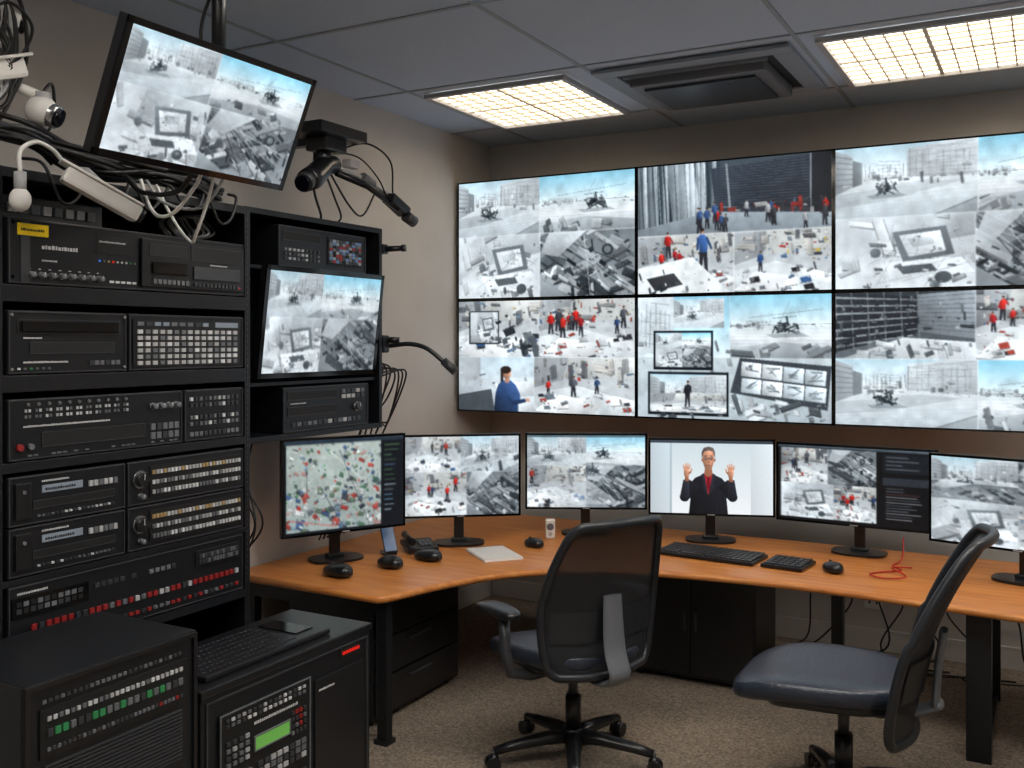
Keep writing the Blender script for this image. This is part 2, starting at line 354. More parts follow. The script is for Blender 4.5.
def quad(v,fs,sx=.5,sy=.5,sx2=None):
    sx2=sx if sx2 is None else sx2
    fs[0](v.sub(0,0,sx,sy)); fs[1](v.sub(sx,0,1,sy)); fs[2](v.sub(0,sy,sx2,1)); fs[3](v.sub(sx2,sy,1,1))
    v.line(sx,0,sx,sy,.005,(225,234,239),.8); v.line(sx2,sy,sx2,1,.005,(225,234,239),.8); v.line(0,sy,1,sy,.005,(225,234,239),.8)
def tvA(v): quad(v,[outdoor,sky,deskgray,debris],.48,.47,.485)
def tvC(v): quad(v,[outdoor,sky,deskgray,debris],.61,.50,.60)
def tvB(v):
    warehouse(v.sub(0,0,1,.55)); officec(v.sub(0,.55,.52,1),1,4); w=v.sub(.52,.55,1,1); officec(w,0,1)
    clutter(w,20,[(206,178,80),(170,60,54),(66,108,155),(236,238,240)],.015,.04,(.3,.02,1,.4)); 
    person(v,.36,.84,.34,(66,98,150)); person(v,.17,.72,.2,(166,46,44)); v.poly([(.0,.8),(.3,.72),(.5,1),(0,1)],(228,234,237)); v.poly([(.05,.88),(.2,.84),(.25,.93),(.1,.98)],(50,52,55))
    clutter(v.sub(0,.72,.5,1),12,[g(90),g(240),g(40)],.02,.06,(0,.3,.9,1))
    v.line(0,.55,1,.55,.006,(235,240,242)); v.line(.52,.55,.52,1,.006,(235,240,242))
def tvD(v):
    quad(v,[lambda q:(officec(q,0,0),inset(q,.15,.2,.5,.75,deskgray),clutter(q,18,[g(40),g(90)],.03,.09,(.5,.2,1,.9))),lambda q:officec(q,1,9),lambda q:(roomview(q),),lambda q:officec(q,1,3)],.48,.51,.45)
    v.poly([(.215,1),(.225,.84),(.24,.76),(.27,.72),(.315,.72),(.345,.76),(.37,.84),(.375,1)],(50,72,108),1,.6)
    v.rect(.28,.68,.305,.74,(176,134,114)); v.ell(.292,.655,.026,.05,(196,152,130),1,.5); v.ell(.286,.625,.032,.035,(40,32,30)); v.poly([(.255,.62),(.27,.61),(.272,.72),(.256,.74)],(40,32,30))
    v.poly([(.24,.8),(.27,.79),(.33,.9),(.40,.88),(.405,.91),(.32,.95)],(42,62,94)); v.ell(.415,.89,.012,.016,(196,152,130))
    v.poly([(0,.86),(.2,.8),(.22,1),(0,1)],(70,76,82)); v.poly([(.36,.93),(.45,.9),(.45,1),(.36,1)],(212,219,223))
def tvE(v):
    v.grad((150,202,224),(226,239,245),0,.5); v.grad((200,211,217),(176,187,194),.5,1)
    v.poly([(0,0),(.2,0),(.2,.4),(0,.5)],(208,218,224)); outdoor(v.sub(.2,.02,.47,.26)); lattice(v,.0,.18,.05,.45,8,g(130)); v.line(.5,0,.5,.5,.008,(232,238,242))
    sky(v.sub(.5,0,1,.5)); clutter(v,24,[g(150),g(200),g(110)],.012,.035,(0,.3,.5,1))
    inset(v,.1,.3,.4,.58,tvA); inset(v,.07,.64,.48,.95,lambda q:(outdoor(q),officec(q.sub(0,.5,1,1),0,0),person(q,.5,.85,.7,(32,34,40))))
    v.poly([(.55,.5),(1,.56),(.98,.9),(.5,.78)],(60,66,72))
    for i in range(4):
        for j in range(2):
            x=.56+i*.105; y=.53+j*.13+i*.018; v.poly([(x,y),(x+.100,y+.016),(x+.095,y+.13),(x-.005,y+.115)],rd.choice([(214,226,234),(182,203,214),(226,234,239)]),1,.4)
            for k in range(5): v.line(x+U(.01,.04),y+U(.02,.1),x+U(.05,.09),y+U(.02,.1),.012,g(rd.choice([90,130,60])),.6)
    clutter(v,26,[g(80),g(190),g(225),g(130)],.01,.035,(.5,.85,1,1)); clutter(v,9,[g(60),g(130)],.01,.025,(.1,.96,.45,1))
def tvF(v): quad(v,[shelves,lambda q:officec(q,1,8),outdoor,sky],.6,.50,.61)
def monA(v): quad(v,[outdoor,sky,deskgray,debris],.45,.45,.47)
def mon1(v):
    v.fill((16,20,26)); mapview(v.sub(0.02,.05,.8,.97)); v.rect(0,0,1,.05,(40,50,60))
    for i in range(14): v.line(.83,.1+i*.055,.83+U(.05,.14),.1+i*.055,.014,rd.choice([(80,106,124),(120,130,135),(60,84,62)]))
def mon2(v): quad(v,[lambda q:officec(q,0,2),lambda q:(outdoor(q),clutter(q,20,[g(70),g(200)],.02,.08,(0,.4,1,1))),lambda q:officec(q,1,4),debris],.5,.45,.55)
def mon3(v):
    v.grad((176,216,234),(228,238,243)); sky(v.sub(.05,0,1,.5)); outdoor(v.sub(0,0,.5,.5)); debris(v.sub(.5,.42,1,1)); officec(v.sub(0,.42,.5,1),0,1); v.rect(.0,0,1,.03,(90,110,120))
    v.poly([(.2,.95),(.5,.6),(.8,.95)],g(222),.5); bike(v,.55,.45,.22)
def mon5(v):
    v.fill((14,15,18)); quad(v.sub(.02,.04,.64,.96),[lambda q:officec(q,1,3),debris,deskgray,officec],.5,.5,.56); v.rect(.0,0,1,.035,(70,80,88))
    for i in range(12): v.line(.7,.5+i*.035,.7+U(.08,.22),.5+i*.035,.010,rd.choice([(90,95,100),(130,132,136),(90,60,60)]))
    v.rect(.68,.06,.97,.3,(24,28,33)); 
    for i in range(4): v.line(.7,.1+i*.05,.7+U(.1,.24),.1+i*.05,.014,(120,125,130))
    v.rect(.68,.36,.97,.46,(44,48,54))
def mon6(v): quad(v,[lambda q:(outdoor(q),debris(q.sub(0,.6,1,1))),debris,deskgray,lambda q:officec(q,0,2)],.5,.5)
def man(v):
    v.grad((206,218,224),(238,242,244)); v.rect(0,0,.18,1,(188,200,208),.6); v.rect(.16,0,.18,1,(150,165,175),.5); v.rect(.82,0,1,1,(214,222,227),.6)
    v.rect(0,0,1,.04,(60,68,76)); 
    J=(26,27,33); J2=(40,42,50); S=(198,150,126); S2=(152,106,86)
    def limb(p,q,w0,w1,c,gr=.4):
        a=v.w/v.h; dx,dy=(q[0]-p[0])*a,q[1]-p[1]; l=math.hypot(dx,dy); nx,ny=-dy/l/a,dx/l
        v.poly([(p[0]+nx*w0/2,p[1]+ny*w0/2),(q[0]+nx*w1/2,q[1]+ny*w1/2),(q[0]-nx*w1/2,q[1]-ny*w1/2),(p[0]-nx*w0/2,p[1]-ny*w0/2)],c,1,gr)
    v.poly([(.318,1),(.33,.8),(.322,.68),(.332,.58),(.37,.51),(.435,.462),(.52,.462),(.585,.51),(.623,.58),(.633,.68),(.625,.8),(.637,1)],J,1,.5)
    limb((.362,.58),(.285,.77),.17,.13,J); v.ell(.283,.775,.040,.065,J,1,.3); limb((.283,.78),(.298,.545),.125,.085,J2)
    limb((.593,.58),(.672,.76),.17,.13,J); v.ell(.674,.765,.040,.065,J,1,.3); limb((.674,.77),(.662,.535),.125,.085,J2)
    for k in range(4): v.line(.262,.75-k*.05,.305,.73-k*.05,.007,(14,14,18),.7); v.line(.655,.73-k*.05,.695,.75-k*.05,.007,(14,14,18),.7)
    v.line(.368,.62,.36,.82,.008,(12,12,15)); v.line(.587,.62,.597,.82,.008,(12,12,15)); v.line(.4,1,.41,.86,.006,J2); v.line(.55,1,.545,.86,.006,J2)
    v.poly([(.438,.45),(.515,.45),(.50,.66),(.477,.74),(.455,.65)],(150,46,56)); v.poly([(.468,.47),(.486,.47),(.493,.62),(.478,.70),(.464,.62)],(104,22,36))
    v.poly([(.42,.462),(.442,.445),(.477,.76),(.44,.66),(.43,.62),(.438,.6)],J2,1,.4); v.poly([(.533,.462),(.511,.445),(.477,.76),(.52,.66),(.525,.62),(.518,.6)],J2,1,.4)
    v.poly([(.45,.36),(.504,.36),(.512,.46),(.477,.5),(.442,.46)],S2)
    v.poly([(.430,.2),(.44,.13),(.477,.105),(.514,.13),(.524,.2),(.523,.29),(.510,.36),(.490,.40),(.464,.40),(.444,.36),(.431,.29)],S,1,.5)
    v.poly([(.500,.12),(.524,.2),(.523,.29),(.510,.36),(.490,.40),(.505,.3)],S2,.45,0)
    v.poly([(.423,.24),(.424,.15),(.44,.10),(.48,.082),(.516,.10),(.531,.15),(.532,.24),(.523,.2),(.512,.15),(.477,.135),(.442,.155),(.431,.2)],(92,84,82),1,.4)
    v.ell(.426,.265,.006,.026,S2); v.ell(.529,.265,.006,.026,S2)
    for x in(.456,.498): v.ell(x,.243,.0175,.024,(38,36,38)); v.ell(x,.244,.0140,.018,(176,146,130)); v.ell(x,.246,.005,.009,(30,25,22))
    v.line(.47,.24,.485,.24,.006,(38,36,38)); v.line(.442,.210,.468,.204,.008,(84,72,66)); v.line(.487,.204,.513,.210,.008,(84,72,66)); v.poly([(.474,.25),(.482,.25),(.488,.305),(.47,.305)],S2,.8); v.line(.463,.338,.492,.338,.010,(128,66,62)); v.poly([(.447,.33),(.455,.37),(.478,.395),(.5,.37),(.507,.33),(.478,.36)],(130,102,90),.55)
    for cx,sg in((.300,1),(.660,-1)):
        limb((cx,.56),(cx+.002*sg,.48),.055,.05,S2)
        v.poly([(cx-.021,.49),(cx-.024,.42),(cx-.02,.385),(cx+.02,.385),(cx+.023,.43),(cx+.018,.49)],S,1,.4)
        for dx,L,sp in((-.0185,.055,-.012),(-.0065,.075,-.003),(.006,.072,.003),(.0175,.058,.010)):
            x0=cx+dx*sg; x1=x0+sp*sg*.6; v.line(x0,.395,x1,.395-L*.6,.021,S); v.line(x1,.395-L*.57,x1+sp*sg*.2+.004*sg,.395-L*1.1,.017,(210,164,142))
        v.line(cx+.016*sg,.46,cx+.036*sg,.425,.024,S2); v.line(cx+.035*sg,.427,cx+.042*sg,.385,.019,S)
        v.line(cx-.014,.43,cx+.014,.438,.005,S2)
def picture(fn,W,H):
    a=np.zeros((H*2,W*2,3)); r=R(a); fn(r)
    a=a.reshape(H,2,W,2,3).mean(axis=(1,3))
    f=np.zeros((H,W))
    for o,amp in((5,.03),(14,.035),(40,.035)):
        n=rs.normal(0,1,(max(2,int(o*H/W))+2,o+2)); yi=np.linspace(0,n.shape[0]-1.01,H); xi=np.linspace(0,n.shape[1]-1.01,W)
        y0=yi.astype(int); x0=xi.astype(int); fy=(yi-y0)[:,None]; fx=(xi-x0)[None]
        f+=amp*(n[y0][:,x0]*(1-fy)*(1-fx)+n[y0+1][:,x0]*fy*(1-fx)+n[y0][:,x0+1]*(1-fy)*fx+n[y0+1][:,x0+1]*fy*fx)
    k=.22 if fn is not man else .12
    p=np.pad(a,((1,1),(1,1),(0,0)),mode='edge')
    a=a*(1-k)+k*(p[:-2,1:-1]+p[2:,1:-1]+p[1:-1,:-2]+p[1:-1,2:])/4*1.0 if k<.2 else (a*.4+.6*(p[:-2,1:-1]+p[2:,1:-1]+p[1:-1,:-2]+p[1:-1,2:])/4)
    if fn is not man: a*=(1+f[:,:,None])
    a+=rs.normal(0,3 if fn is not man else 2,a.shape[:2])[:,:,None]
    a=np.clip(a,0,255)/255
    m=a.mean(axis=2,keepdims=True); a=m+(a-m)*1.2
    return np.clip(a,0,1)
def screen_mesh(name,w,h,fn,W,H,gain=1.0):
    im=picture(fn,W,H); lin=np.where(im<=.04045,im/12.92,((im+.055)/1.055)**2.4)*gain
    me=bpy.data.meshes.new(name)
    xs=np.linspace(-w/2,w/2,W); zs=np.linspace(h/2,-h/2,H)
    X,Z=np.meshgrid(xs,zs); co=np.stack([X,np.zeros_like(X),Z],-1).reshape(-1,3)
    idx=np.arange(W*H).reshape(H,W); q=np.stack([idx[:-1,:-1],idx[1:,:-1],idx[1:,1:],idx[:-1,1:]],-1).reshape(-1,4)
    me.vertices.add(W*H); me.vertices.foreach_set('co',co.ravel().astype(np.float32))
    nf=len(q); me.loops.add(nf*4); me.loops.foreach_set('vertex_index',q.ravel().astype(np.int32))
    me.polygons.add(nf); me.polygons.foreach_set('loop_start',np.arange(0,nf*4,4,dtype=np.int32)); 
    try: me.polygons.foreach_set('loop_total',np.full(nf,4,dtype=np.int32))
    except Exception: pass
    me.update(calc_edges=True)
    at=me.color_attributes.new('pic','FLOAT_COLOR','POINT')
    at.data.foreach_set('color',np.concatenate([lin.reshape(-1,3),np.ones((W*H,1))],1).ravel().astype(np.float32))
    me.materials.append(M['screen']); return me
def monitor(name,mat,w,h,fn,W,H,stand=None,bez=0.012,thick=0.03,gain=1.0,chin=0.0):
    """local: centre of screen at origin, front faces -Y, stand: (desk z in local, base offset y)"""
    e=empty(name,mat)
    b=B(name+'_housing')
    b.box((0,thick/2,-chin/2),(w,thick,h+chin),'blk',bev=.004)
    b.box((0,thick+.012,-h*.03),(w*.62,.03,h*.6),'blk2',bev=.012)
    for sx in(-1,1): b.box((sx*(w/2-bez/2),-.002,-chin/2),(bez,.006,h+chin),'gloss')
    for z in(h/2-bez/2,-h/2-chin/2+bez/2): b.box((0,-.002,z),(w,.006,bez+(chin if z<0 else 0)),'gloss')
    if stand:
        zd,by=stand
        b.box((0,by,(zd-h*.1)/2+.002),(.055,.028,abs(zd)-h*.1-.012),'blk',bev=.006)
        b.box((0,(by+thick)/2,-h*.12),(.06,by,.06),'blk')
        b.prism([(.14*math.copysign(abs(math.cos(a))**.7,math.cos(a)),by-.02+.10*math.copysign(abs(math.sin(a))**.7,math.sin(a))) for a in [k*math.pi/16 for k in range(32)]],zd+.002,zd+.014,'blk')
        b.box((0,by,zd+.022),(.09,.05,.02),'blk',bev=.008)
        b.box((0,-.004,-h/2+.006),(.04,.004,.005),'lg')
    b.done(parent=e,mat=Matrix.Identity(4))
    me=screen_mesh(name+'_picture',w-2*bez,h-2*bez,fn,W,H,gain)
    o=bpy.data.objects.new('screen',me); COL.objects.link(o); o.parent=e; o.matrix_local=Matrix.Translation((0,-.0035,0))
    return e
# ------------------------------------------------------------------ room
XL,XR,YF,YB,HC=-3.5,2.6,-1.6,6.05,3.19
def wallbox(name,x0,x1,y0,y1,z0,z1,mat):
    b=B(name); b.bx(x0,x1,y0,y1,z0,z1,mat); return b.done()
wallbox('floor',XL-.1,XR+.1,YF-.1,YB+.1,-.1,0,'carpet')
wallbox('ceiling',XL-.1,XR+.1,YF-.1,YB+.1,HC,HC+.1,'ceil')
wallbox('wall_left',XL-.1,XL,YF-.1,YB+.1,0,HC,'wall')
wallbox('wall_right',XR,XR+.1,YF-.1,YB+.1,0,HC,'wall')
wallbox('wall_back',XL,XR,YB,YB+.1,0,HC,'wall')
wallbox('wall_front',XL,XR,YF-.1,YF,0,HC,'wall')
def baseb(name,x0,x1,y0,y1,long):
    b=B(name); b.bx(x0,x1,y0,y1,0,.11,'base',.004); 
    b.bx(x0,x1,y0,y1,.111,.125,'base',.004); b.done()
baseb('baseboard_back',XL+.02,XR-.02,YB-.018,YB-.001,0)
baseb('baseboard_left',XL+.001,XL+.018,YF+.02,YB-.02,1)
b=B('trim_1')
gx=[-3.13+1.055*i for i in range(6)]; gy=[5.53-1.04*i for i in range(7)]
for x in gx: b.bx(x-.011,x+.011,YF,YB,HC-.004,HC+.002,'tbar')
for y in gy: b.bx(XL,XR,y-.011,y+.011,HC-.005,HC+.002,'tbar')
b.done()
def fixture(u0,u1,v0,v1,mat='panel'):
    b=B('ceiling_light_panel')
    z1=HC-.007; z0=HC-.032; f=.03
    b.bx(u0,u1,v0,v0+f,z0,z1,'lg',.003); b.bx(u0,u1,v1-f,v1,z0,z1,'lg',.003); b.bx(u0,u0+f,v0+f,v1-f,z0,z1,'lg',.003); b.bx(u1-f,u1,v0+f,v1-f,z0,z1,'lg',.003)
    b.bx(u0+f,u1-f,v0+f,v1-f,z1-.004,z1,mat)
    n=10
    for i in range(1,n):
        t=.007 if i%5 else .018
        x=u0+f+(u1-u0-2*f)*i/n
        b.bx(x-t/2,x+t/2,v0+f,v1-f,z1-.014,z1-.004,'lattice')
        y=v0+f+(v1-v0-2*f)*i/n; b.bx(u0+f,u1-f,y-t/2,y+t/2,z1-.013,z1-.005,'lattice')
    b.done()
fixture(-3.07,-2.2,4.56,5.48); fixture(-.94,-.03,4.56,5.48)
for u0,v0 in((-2.06,2.42),(-.95,2.42),(.1,2.42),(-2.06,.34),(-.95,.34),(.1,4.56)): fixture(u0,u0+.92,v0,v0+.92,'fillpanel')  # unseen panels added out of frame to brighten rack, desk and chairs
b=B('ceiling_air_conditioner')
u0,u1,v0,v1=-2.06,-1.06,4.58,5.46; z1=HC-.007
f=.10
b.bx(u0,u1,v0,v0+f,z1-.02,z1,'acgrey',.006); b.bx(u0,u1,v1-f,v1,z1-.02,z1,'acgrey',.006); b.bx(u0,u0+f,v0+f,v1-f,z1-.02,z1,'acgrey',.006); b.bx(u1-f,u1,v0+f,v1-f,z1-.02,z1,'acgrey',.006)
b.bx(u0+f,u1-f,v0+f,v1-f,z1-.01,z1,'dk')
b.bx(u0+.15,u1-.15,v0+.15,v1-.14,z1-.07,z1-.01,'mg',.012)
b.bx(u0+.21,u1-.21,v0+.21,v1-.20,z1-.085,z1-.065,'acdark',.006)
for i in range(3): b.bx(u0+.13,u1-.13,v0+.115+.01*i,v0+.119+.01*i,z1-.03,z1-.012,'acgrey')
b.done()
# ------------------------------------------------------------------ video wall
us=[-3.475,-2.2,-1.045,.135]; zs=[2.862,2.078,1.340]
fns=[[tvA,tvB,tvC],[tvD,tvE,tvF]]
VT=5.57
for r in range(2):
    for c in range(3):
        w=us[c+1]-us[c]-.002; h=zs[r]-zs[r+1]-.002
        e=monitor('video_wall_display',TM((us[c]+us[c+1])/2,VT,(zs[r]+zs[r+1])/2),w,h,fns[r][c],260,164,bez=.010,thick=.06,gain=1.12)
b=B('video_wall_mount')
for x in(-3.0,-2.5,-1.8,-1.3,-.7,-.2): b.bx(x-.03,x+.03,VT+.095,VT+.14,1.4,2.8,'dg')
for z in(1.7,2.5): b.bx(-3.3,0,VT+.142,VT+.18,z-.04,z+.04,'dg')
for x in(-2.9,-1.6,-.3):
    for z in(1.7,2.5): b.bx(x-.03,x+.03,VT+.18,YB-.001,z-.03,z+.03,'dg')
b.done()
# ------------------------------------------------------------------ desk
DZ=.68
front=[(-2.60,3.50),(-2.565,3.56),(-2.49,3.83),(-2.36,4.12),(-2.18,4.33),(-1.95,4.47),(-1.68,4.56),(-1.21,4.62),(-.8,4.61),(-.1,4.53),(.5,4.46),(.9,4.43)]
fc=[(p.x,p.y) for p in catm([(x,y,0) for x,y in front],6)]
out=[(-3.485,3.52)]+fc+[(.9,5.6),(-3.485,5.6)]
b=B('corner_desk')
b.prism(out,DZ-.034,DZ,'wood')
b.tube([(x,y,DZ-.0172) for x,y in [(-3.48,3.52)]+fc],.0170,'wood',8)
b.box((-2.62,3.58,.32),(.05,.05,.64),'blk2',.004); b.box((-2.62,3.58,.01),(.07,.07,.02),'blk')
b.box((-3.42,3.60,.32),(.05,.05,.64),'blk2',.004)
b.box((-3.0,3.58,.60),(.8,.03,.06),'blk2')
b.box((-.27,4.66,.32),(.10,.06,.64),'blk2',.004); b.box((-.27,5.1,.60),(.06,.82,.06),'blk2'); b.box((-.27,5.5,.32),(.10,.06,.64),'blk2',.004); b.box((-.27,5.08,.015),(.08,.9,.03),'blk2',.005)
b.box((-1.0,5.45,.32),(.06,.06,.64),'blk2'); b.box((-1.5,5.45,.60),(3.4,.03,.07),'blk2'); b.box((.8,4.55,.32),(.06,.06,.64),'blk2'); b.box((.8,5.5,.32),(.06,.06,.64),'blk2')
b.done()
# ------------------------------------------------------------------ desk monitors
def dm(u,v,rz,w,zt,zb,fn,W=150,H=94,by=.10):
    h=zt-zb; zc=(zt+zb)/2
    monitor('desk_monitor',TM(u,v,zc,rz),w,h,fn,W,H,stand=(DZ-zc,by),bez=.012,gain=1.05)
dm(-3.12,3.93,62,.67,1.325,.84,mon1,by=.14)
dm(-2.83,4.565,38,.665,1.295,.842,mon2)
dm(-2.345,5.15,27,.70,1.275,.837,mon3)
dm(-1.652,5.30,20,.69,1.264,.835,man,240,148)
dm(-.895,5.31,-3,.81,1.262,.842,mon5,170,100,by=.14)
dm(-.13,5.06,-14,.80,1.262,.835,mon6,150,94,by=.12)
# ------------------------------------------------------------------ helper details for front panels
def gridb(b,x0,x1,z0,z1,nx,nz,mats,y=0,d=.006,gap=.3,rnd=None):
    if isinstance(mats,str): mats=[mats]
    dx=(x1-x0)/nx; dz=(z1-z0)/nz
    for i in range(nx):
        for j in range(nz):
            m=rd.choice(mats) if len(mats)>1 else mats[0]
            if m is None: continue
            cx=x0+(i+.5)*dx; cz=z0+(j+.5)*dz
            b.bx(cx-dx*(1-gap)/2,cx+dx*(1-gap)/2,y-d,y,cz-dz*(1-gap)/2,cz+dz*(1-gap)/2,m)
def knob(b,x,z,r,mat='dg',y=0):
    b.cyl((x,y,z),(x,y-.006,z),r*1.15,'silver',18); b.cyl((x,y-.006,z),(x,y-.024,z),r,mat,18,r2=r*.88); b.bx(x-.001,x+.001,y-.0255,y-.024,z,z+r*.8,'ink')
def text(b,x,z,w,h=.008,y=0,m='ink'):
    t=x
    while t<x+w:
        q=U(.35,.9)*h; b.bx(t,t+q,y-.0008,y,z-h/2,z+h/2*U(.5,1),m); t+=q+h*.28
def body(b,x0,x1,z0,z1,dep=.40,mat='blk2',bev=.004,y=0):
    b.bx(x0,x1,y,y+dep,z0,z1,mat,bev); 
def frame(b,x0,x1,z0,z1,t=.004,y=0,d=.004,m='dg'):
    b.bx(x0,x1,y-d,y,z0,z0+t,m); b.bx(x0,x1,y-d,y,z1-t,z1,m); b.bx(x0,x0+t,y-d,y,z0+t,z1-t,m); b.bx(x1-t,x1,y-d,y,z0+t,z1-t,m)
def slot(b,x0,x1,z0,z1,y=0):
    b.bx(x0,x1,y-.002,y,z0,z1,'dk'); frame(b,x0,x1,z0,z1,.002,y-.001,.002,'dg')
def screws(b,x0,x1,z0,z1):
    for x in(x0,x1):
        for z in(z0,z1): b.cyl((x,-.004,z),(x,-.007,z),.005,'silver',10)
# ------------------------------------------------------------------ main rack
RX=-2.65; RV=2.255; RM=TM(RX,RV,0,90)
b=B('equipment_rack')
for x in(-.5,.5): b.bx(x-.008 if x>0 else x-.012,x+.012 if x>0 else x+.008,.0,.60,0.0,2.31,'blk2',.002); 
for x in(-.497,.497):
    b.bx(x-.012,x+.012,.001,.035,0,2.31,'blk')
    for k in range(60): b.bx(x-.003,x+.003,-.0005,.001,.9+k*.023,.908+k*.023,'dg')
b.bx(-.49,.49,.585,.60,.05,2.30,'dk')
for zt,t in((2.31,.03),(1.968,.05),(1.702,.05),(1.447,.03),(1.106,.02),(.874,.03),(.40,.03),(.08,.03)): b.bx(-.49,.49,0.0,.585,zt-t,zt,'blk2',.002)
b.done(RM)
b=B('video_recorder')
body(b,-.47,.475,1.971,2.165); frame(b,-.468,.473,1.974,2.162,.003); screws(b,-.458,-.458,1.99,2.15)
b.bx(-.43,-.40,-.003,0,1.975,2.16,'dg'); text(b,-.36,2.085,.12,.012); text(b,-.36,2.045,.05,.006)
b.bx(-.44,-.34,-.0035,0,2.115,2.15,'yel'); text(b,-.43,2.132,.075,.008,-.0035,'dk')
for i in range(8): knob(b,-.40+i*.034,2.0,.009,'mg'); text(b,-.405+i*.034,2.018,.008,.003)
for i,m in enumerate(['ledb','mg','leda','ledr','ink','ink','ink','ledg','mg']): b.bx(-.16+i*.017,-.154+i*.017,-.003,0,2.055,2.061,m)
b.bx(-.17,-.02,-.002,0,2.08,2.14,'blk'); text(b,-.16,2.12,.1,.006,-.002)
for i in range(5): b.bx(-.12+i*.022,-.105+i*.022,-.004,0,1.99,1.997,'ink')
b.bx(.0,.465,-.012,0,1.985,2.145,'blk',.003)
slot(b,.03,.20,2.09,2.13,-.012); slot(b,.21,.45,2.085,2.135,-.012); b.bx(.04,.19,-.02,-.012,2.03,2.07,'gloss',.002); b.bx(.22,.44,-.018,-.012,2.02,2.065,'dg',.002)
gridb(b,.04,.20,1.993,2.015,8,1,'mg',-.012); gridb(b,.22,.44,1.993,2.01,12,1,'dg',-.012); text(b,.3,2.074,.08,.005,-.012); b.bx(.44,.446,-.014,-.012,1.995,2.001,'ledr')
b.done(RM)
b=B('rack_video_deck')
body(b,-.47,-.055,1.705,1.893); frame(b,-.468,-.057,1.708,1.89,.003); screws(b,-.46,-.065,1.72,1.88)
slot(b,-.44,-.08,1.825,1.868); b.bx(-.43,-.09,-.012,-.004,1.83,1.862,'gloss',.002); slot(b,-.40,-.10,1.765,1.80); text(b,-.42,1.74,.15,.006); gridb(b,-.2,-.08,1.725,1.745,6,1,['mg','dg']); text(b,-.42,1.812,.06,.005)
for i in range(6): b.bx(-.44+i*.02,-.432+i*.02,-.004,0,1.718,1.724,rd.choice(['ledg','mg','ink']))
b.done(RM)
b=B('surveillance_keypad')
body(b,-.045,.472,1.705,1.893,.3); frame(b,-.043,.47,1.708,1.89,.003); b.bx(-.03,.455,-.005,0,1.718,1.875,'blk')
gridb(b,-.02,.44,1.72,1.845,15,6,['lg','lg','lg','ink','mg'],-.005,.006,.38); gridb(b,-.02,.3,1.852,1.87,9,1,['mg','dg','lcdw'],-.005,.004); b.bx(.33,.44,-.008,-.005,1.852,1.87,'lcdw')
b.done(RM)
b=B('audio_mixer_unit')
body(b,-.47,.18,1.45,1.632); frame(b,-.468,.178,1.453,1.629,.003)
for i in range(11):
    gridb(b,-.42+i*.035,-.395+i*.035,1.57,1.605,2,2,['lg','mg','ink'],0,.004,.5); b.cyl((-.407+i*.035,0,1.615),(-.407+i*.035,-.006,1.615),.005,'mg',8)
text(b,-.42,1.55,.3,.006)
slot(b,-.36,.02,1.485,1.53); b.cyl((-.435,0,1.49),(-.435,-.012,1.49),.010,'ledrd',16); b.cyl((-.40,0,1.49),(-.40,-.012,1.49),.009,'mg',12)
gridb(b,.04,.165,1.47,1.53,5,2,['mg','dg']); gridb(b,-.43,.16,1.46,1.467,30,1,['mg',None],0,.003)
for i in range(4): knob(b,.05+i*.033,1.585,.010,'mg')
b.done(RM)
b=B('alarm_interface_unit')
body(b,.19,.472,1.45,1.632,.3); frame(b,.192,.47,1.453,1.629,.003); gridb(b,.21,.45,1.565,1.61,11,2,['mg','lg','ink','dg'],gap=.45); gridb(b,.21,.45,1.5,1.545,11,2,['mg','dg','ink'],gap=.45); gridb(b,.21,.45,1.465,1.485,11,1,['dg','mg'])
b.done(RM)
for z0,z1 in((1.109,1.255),(1.258,1.405)):
    b=B('disk_recorder')
    body(b,-.47,-.06,z0,z1); frame(b,-.468,-.062,z0+.003,z1-.003,.003); b.bx(-.45,-.40,-.01,0,z0+.02,z1-.02,'blk',.003)
    b.bx(-.36,-.22,-.003,0,z0+.09,z0+.112,'lcdw'); text(b,-.35,z0+.1,.1,.008,-.003,'dk'); slot(b,-.39,-.1,z0+.045,z0+.07); gridb(b,-.2,-.09,z0+.085,z0+.11,6,1,['lg','mg']); gridb(b,-.38,-.1,z0+.018,z0+.030,18,1,['mg','dg','dg','ink'],gap=.5); 
    b.cyl((-.425,-.01,z0+.1),(-.425,-.014,z0+.1),.006,'mg',12); text(b,-.36,z0+.125,.09,.006)
    b.done(RM)
for z0,z1 in((1.109,1.255),(1.258,1.405)):
    b=B('signal_patch_panel')
    body(b,-.05,.472,z0,z1,.3); frame(b,-.048,.47,z0+.003,z1-.003,.003); knob(b,.0,z0+.085,.026,'blk'); knob(b,.0,z0+.03,.009,'mg')
    b.bx(.04,.46,-.004,0,z0+.02,z0+.125,'dk')
    for j in range(3):
        gridb(b,.045,.455,z0+.027+j*.033,z0+.05+j*.033,26,1,['lg','ink','lg','leda'] if j==2 else ['lg','ink','mg'],-.004,.006,.42)
    b.done(RM)
b=B('network_switch_bank')
body(b,-.47,.472,.878,1.085); frame(b,-.468,.47,.881,1.082,.003); text(b,-.44,1.06,.1,.007)
b.bx(-.46,-.2,-.006,0,.99,1.05,'gloss',.002); gridb(b,-.45,-.22,1.0,1.04,10,2,['dg','dk','mg'],-.006,.002)
gridb(b,-.18,.2,1.02,1.04,16,1,['mg','dg',None]); gridb(b,-.4,.45,.940,.968,34,1,['ledrd','ledrd','ledrd','mg','dg','lg'],0,.007,.42); gridb(b,-.4,.45,.897,.916,34,1,['ledrd','mg','dg','dg'],0,.007,.45)
b.bx(.24,.45,-.006,0,1.0,1.06,'blk',.002); gridb(b,.25,.44,1.01,1.05,14,2,['mg','dg'],-.006)
b.done(RM)
b=B('cable_junction_box'); b.bx(-.42,-.05,.12,.4,2.169,2.25,'dg',.006); gridb(b,-.4,-.08,2.19,2.23,8,1,['mg','lg'],.12,.01); b.done(RM)
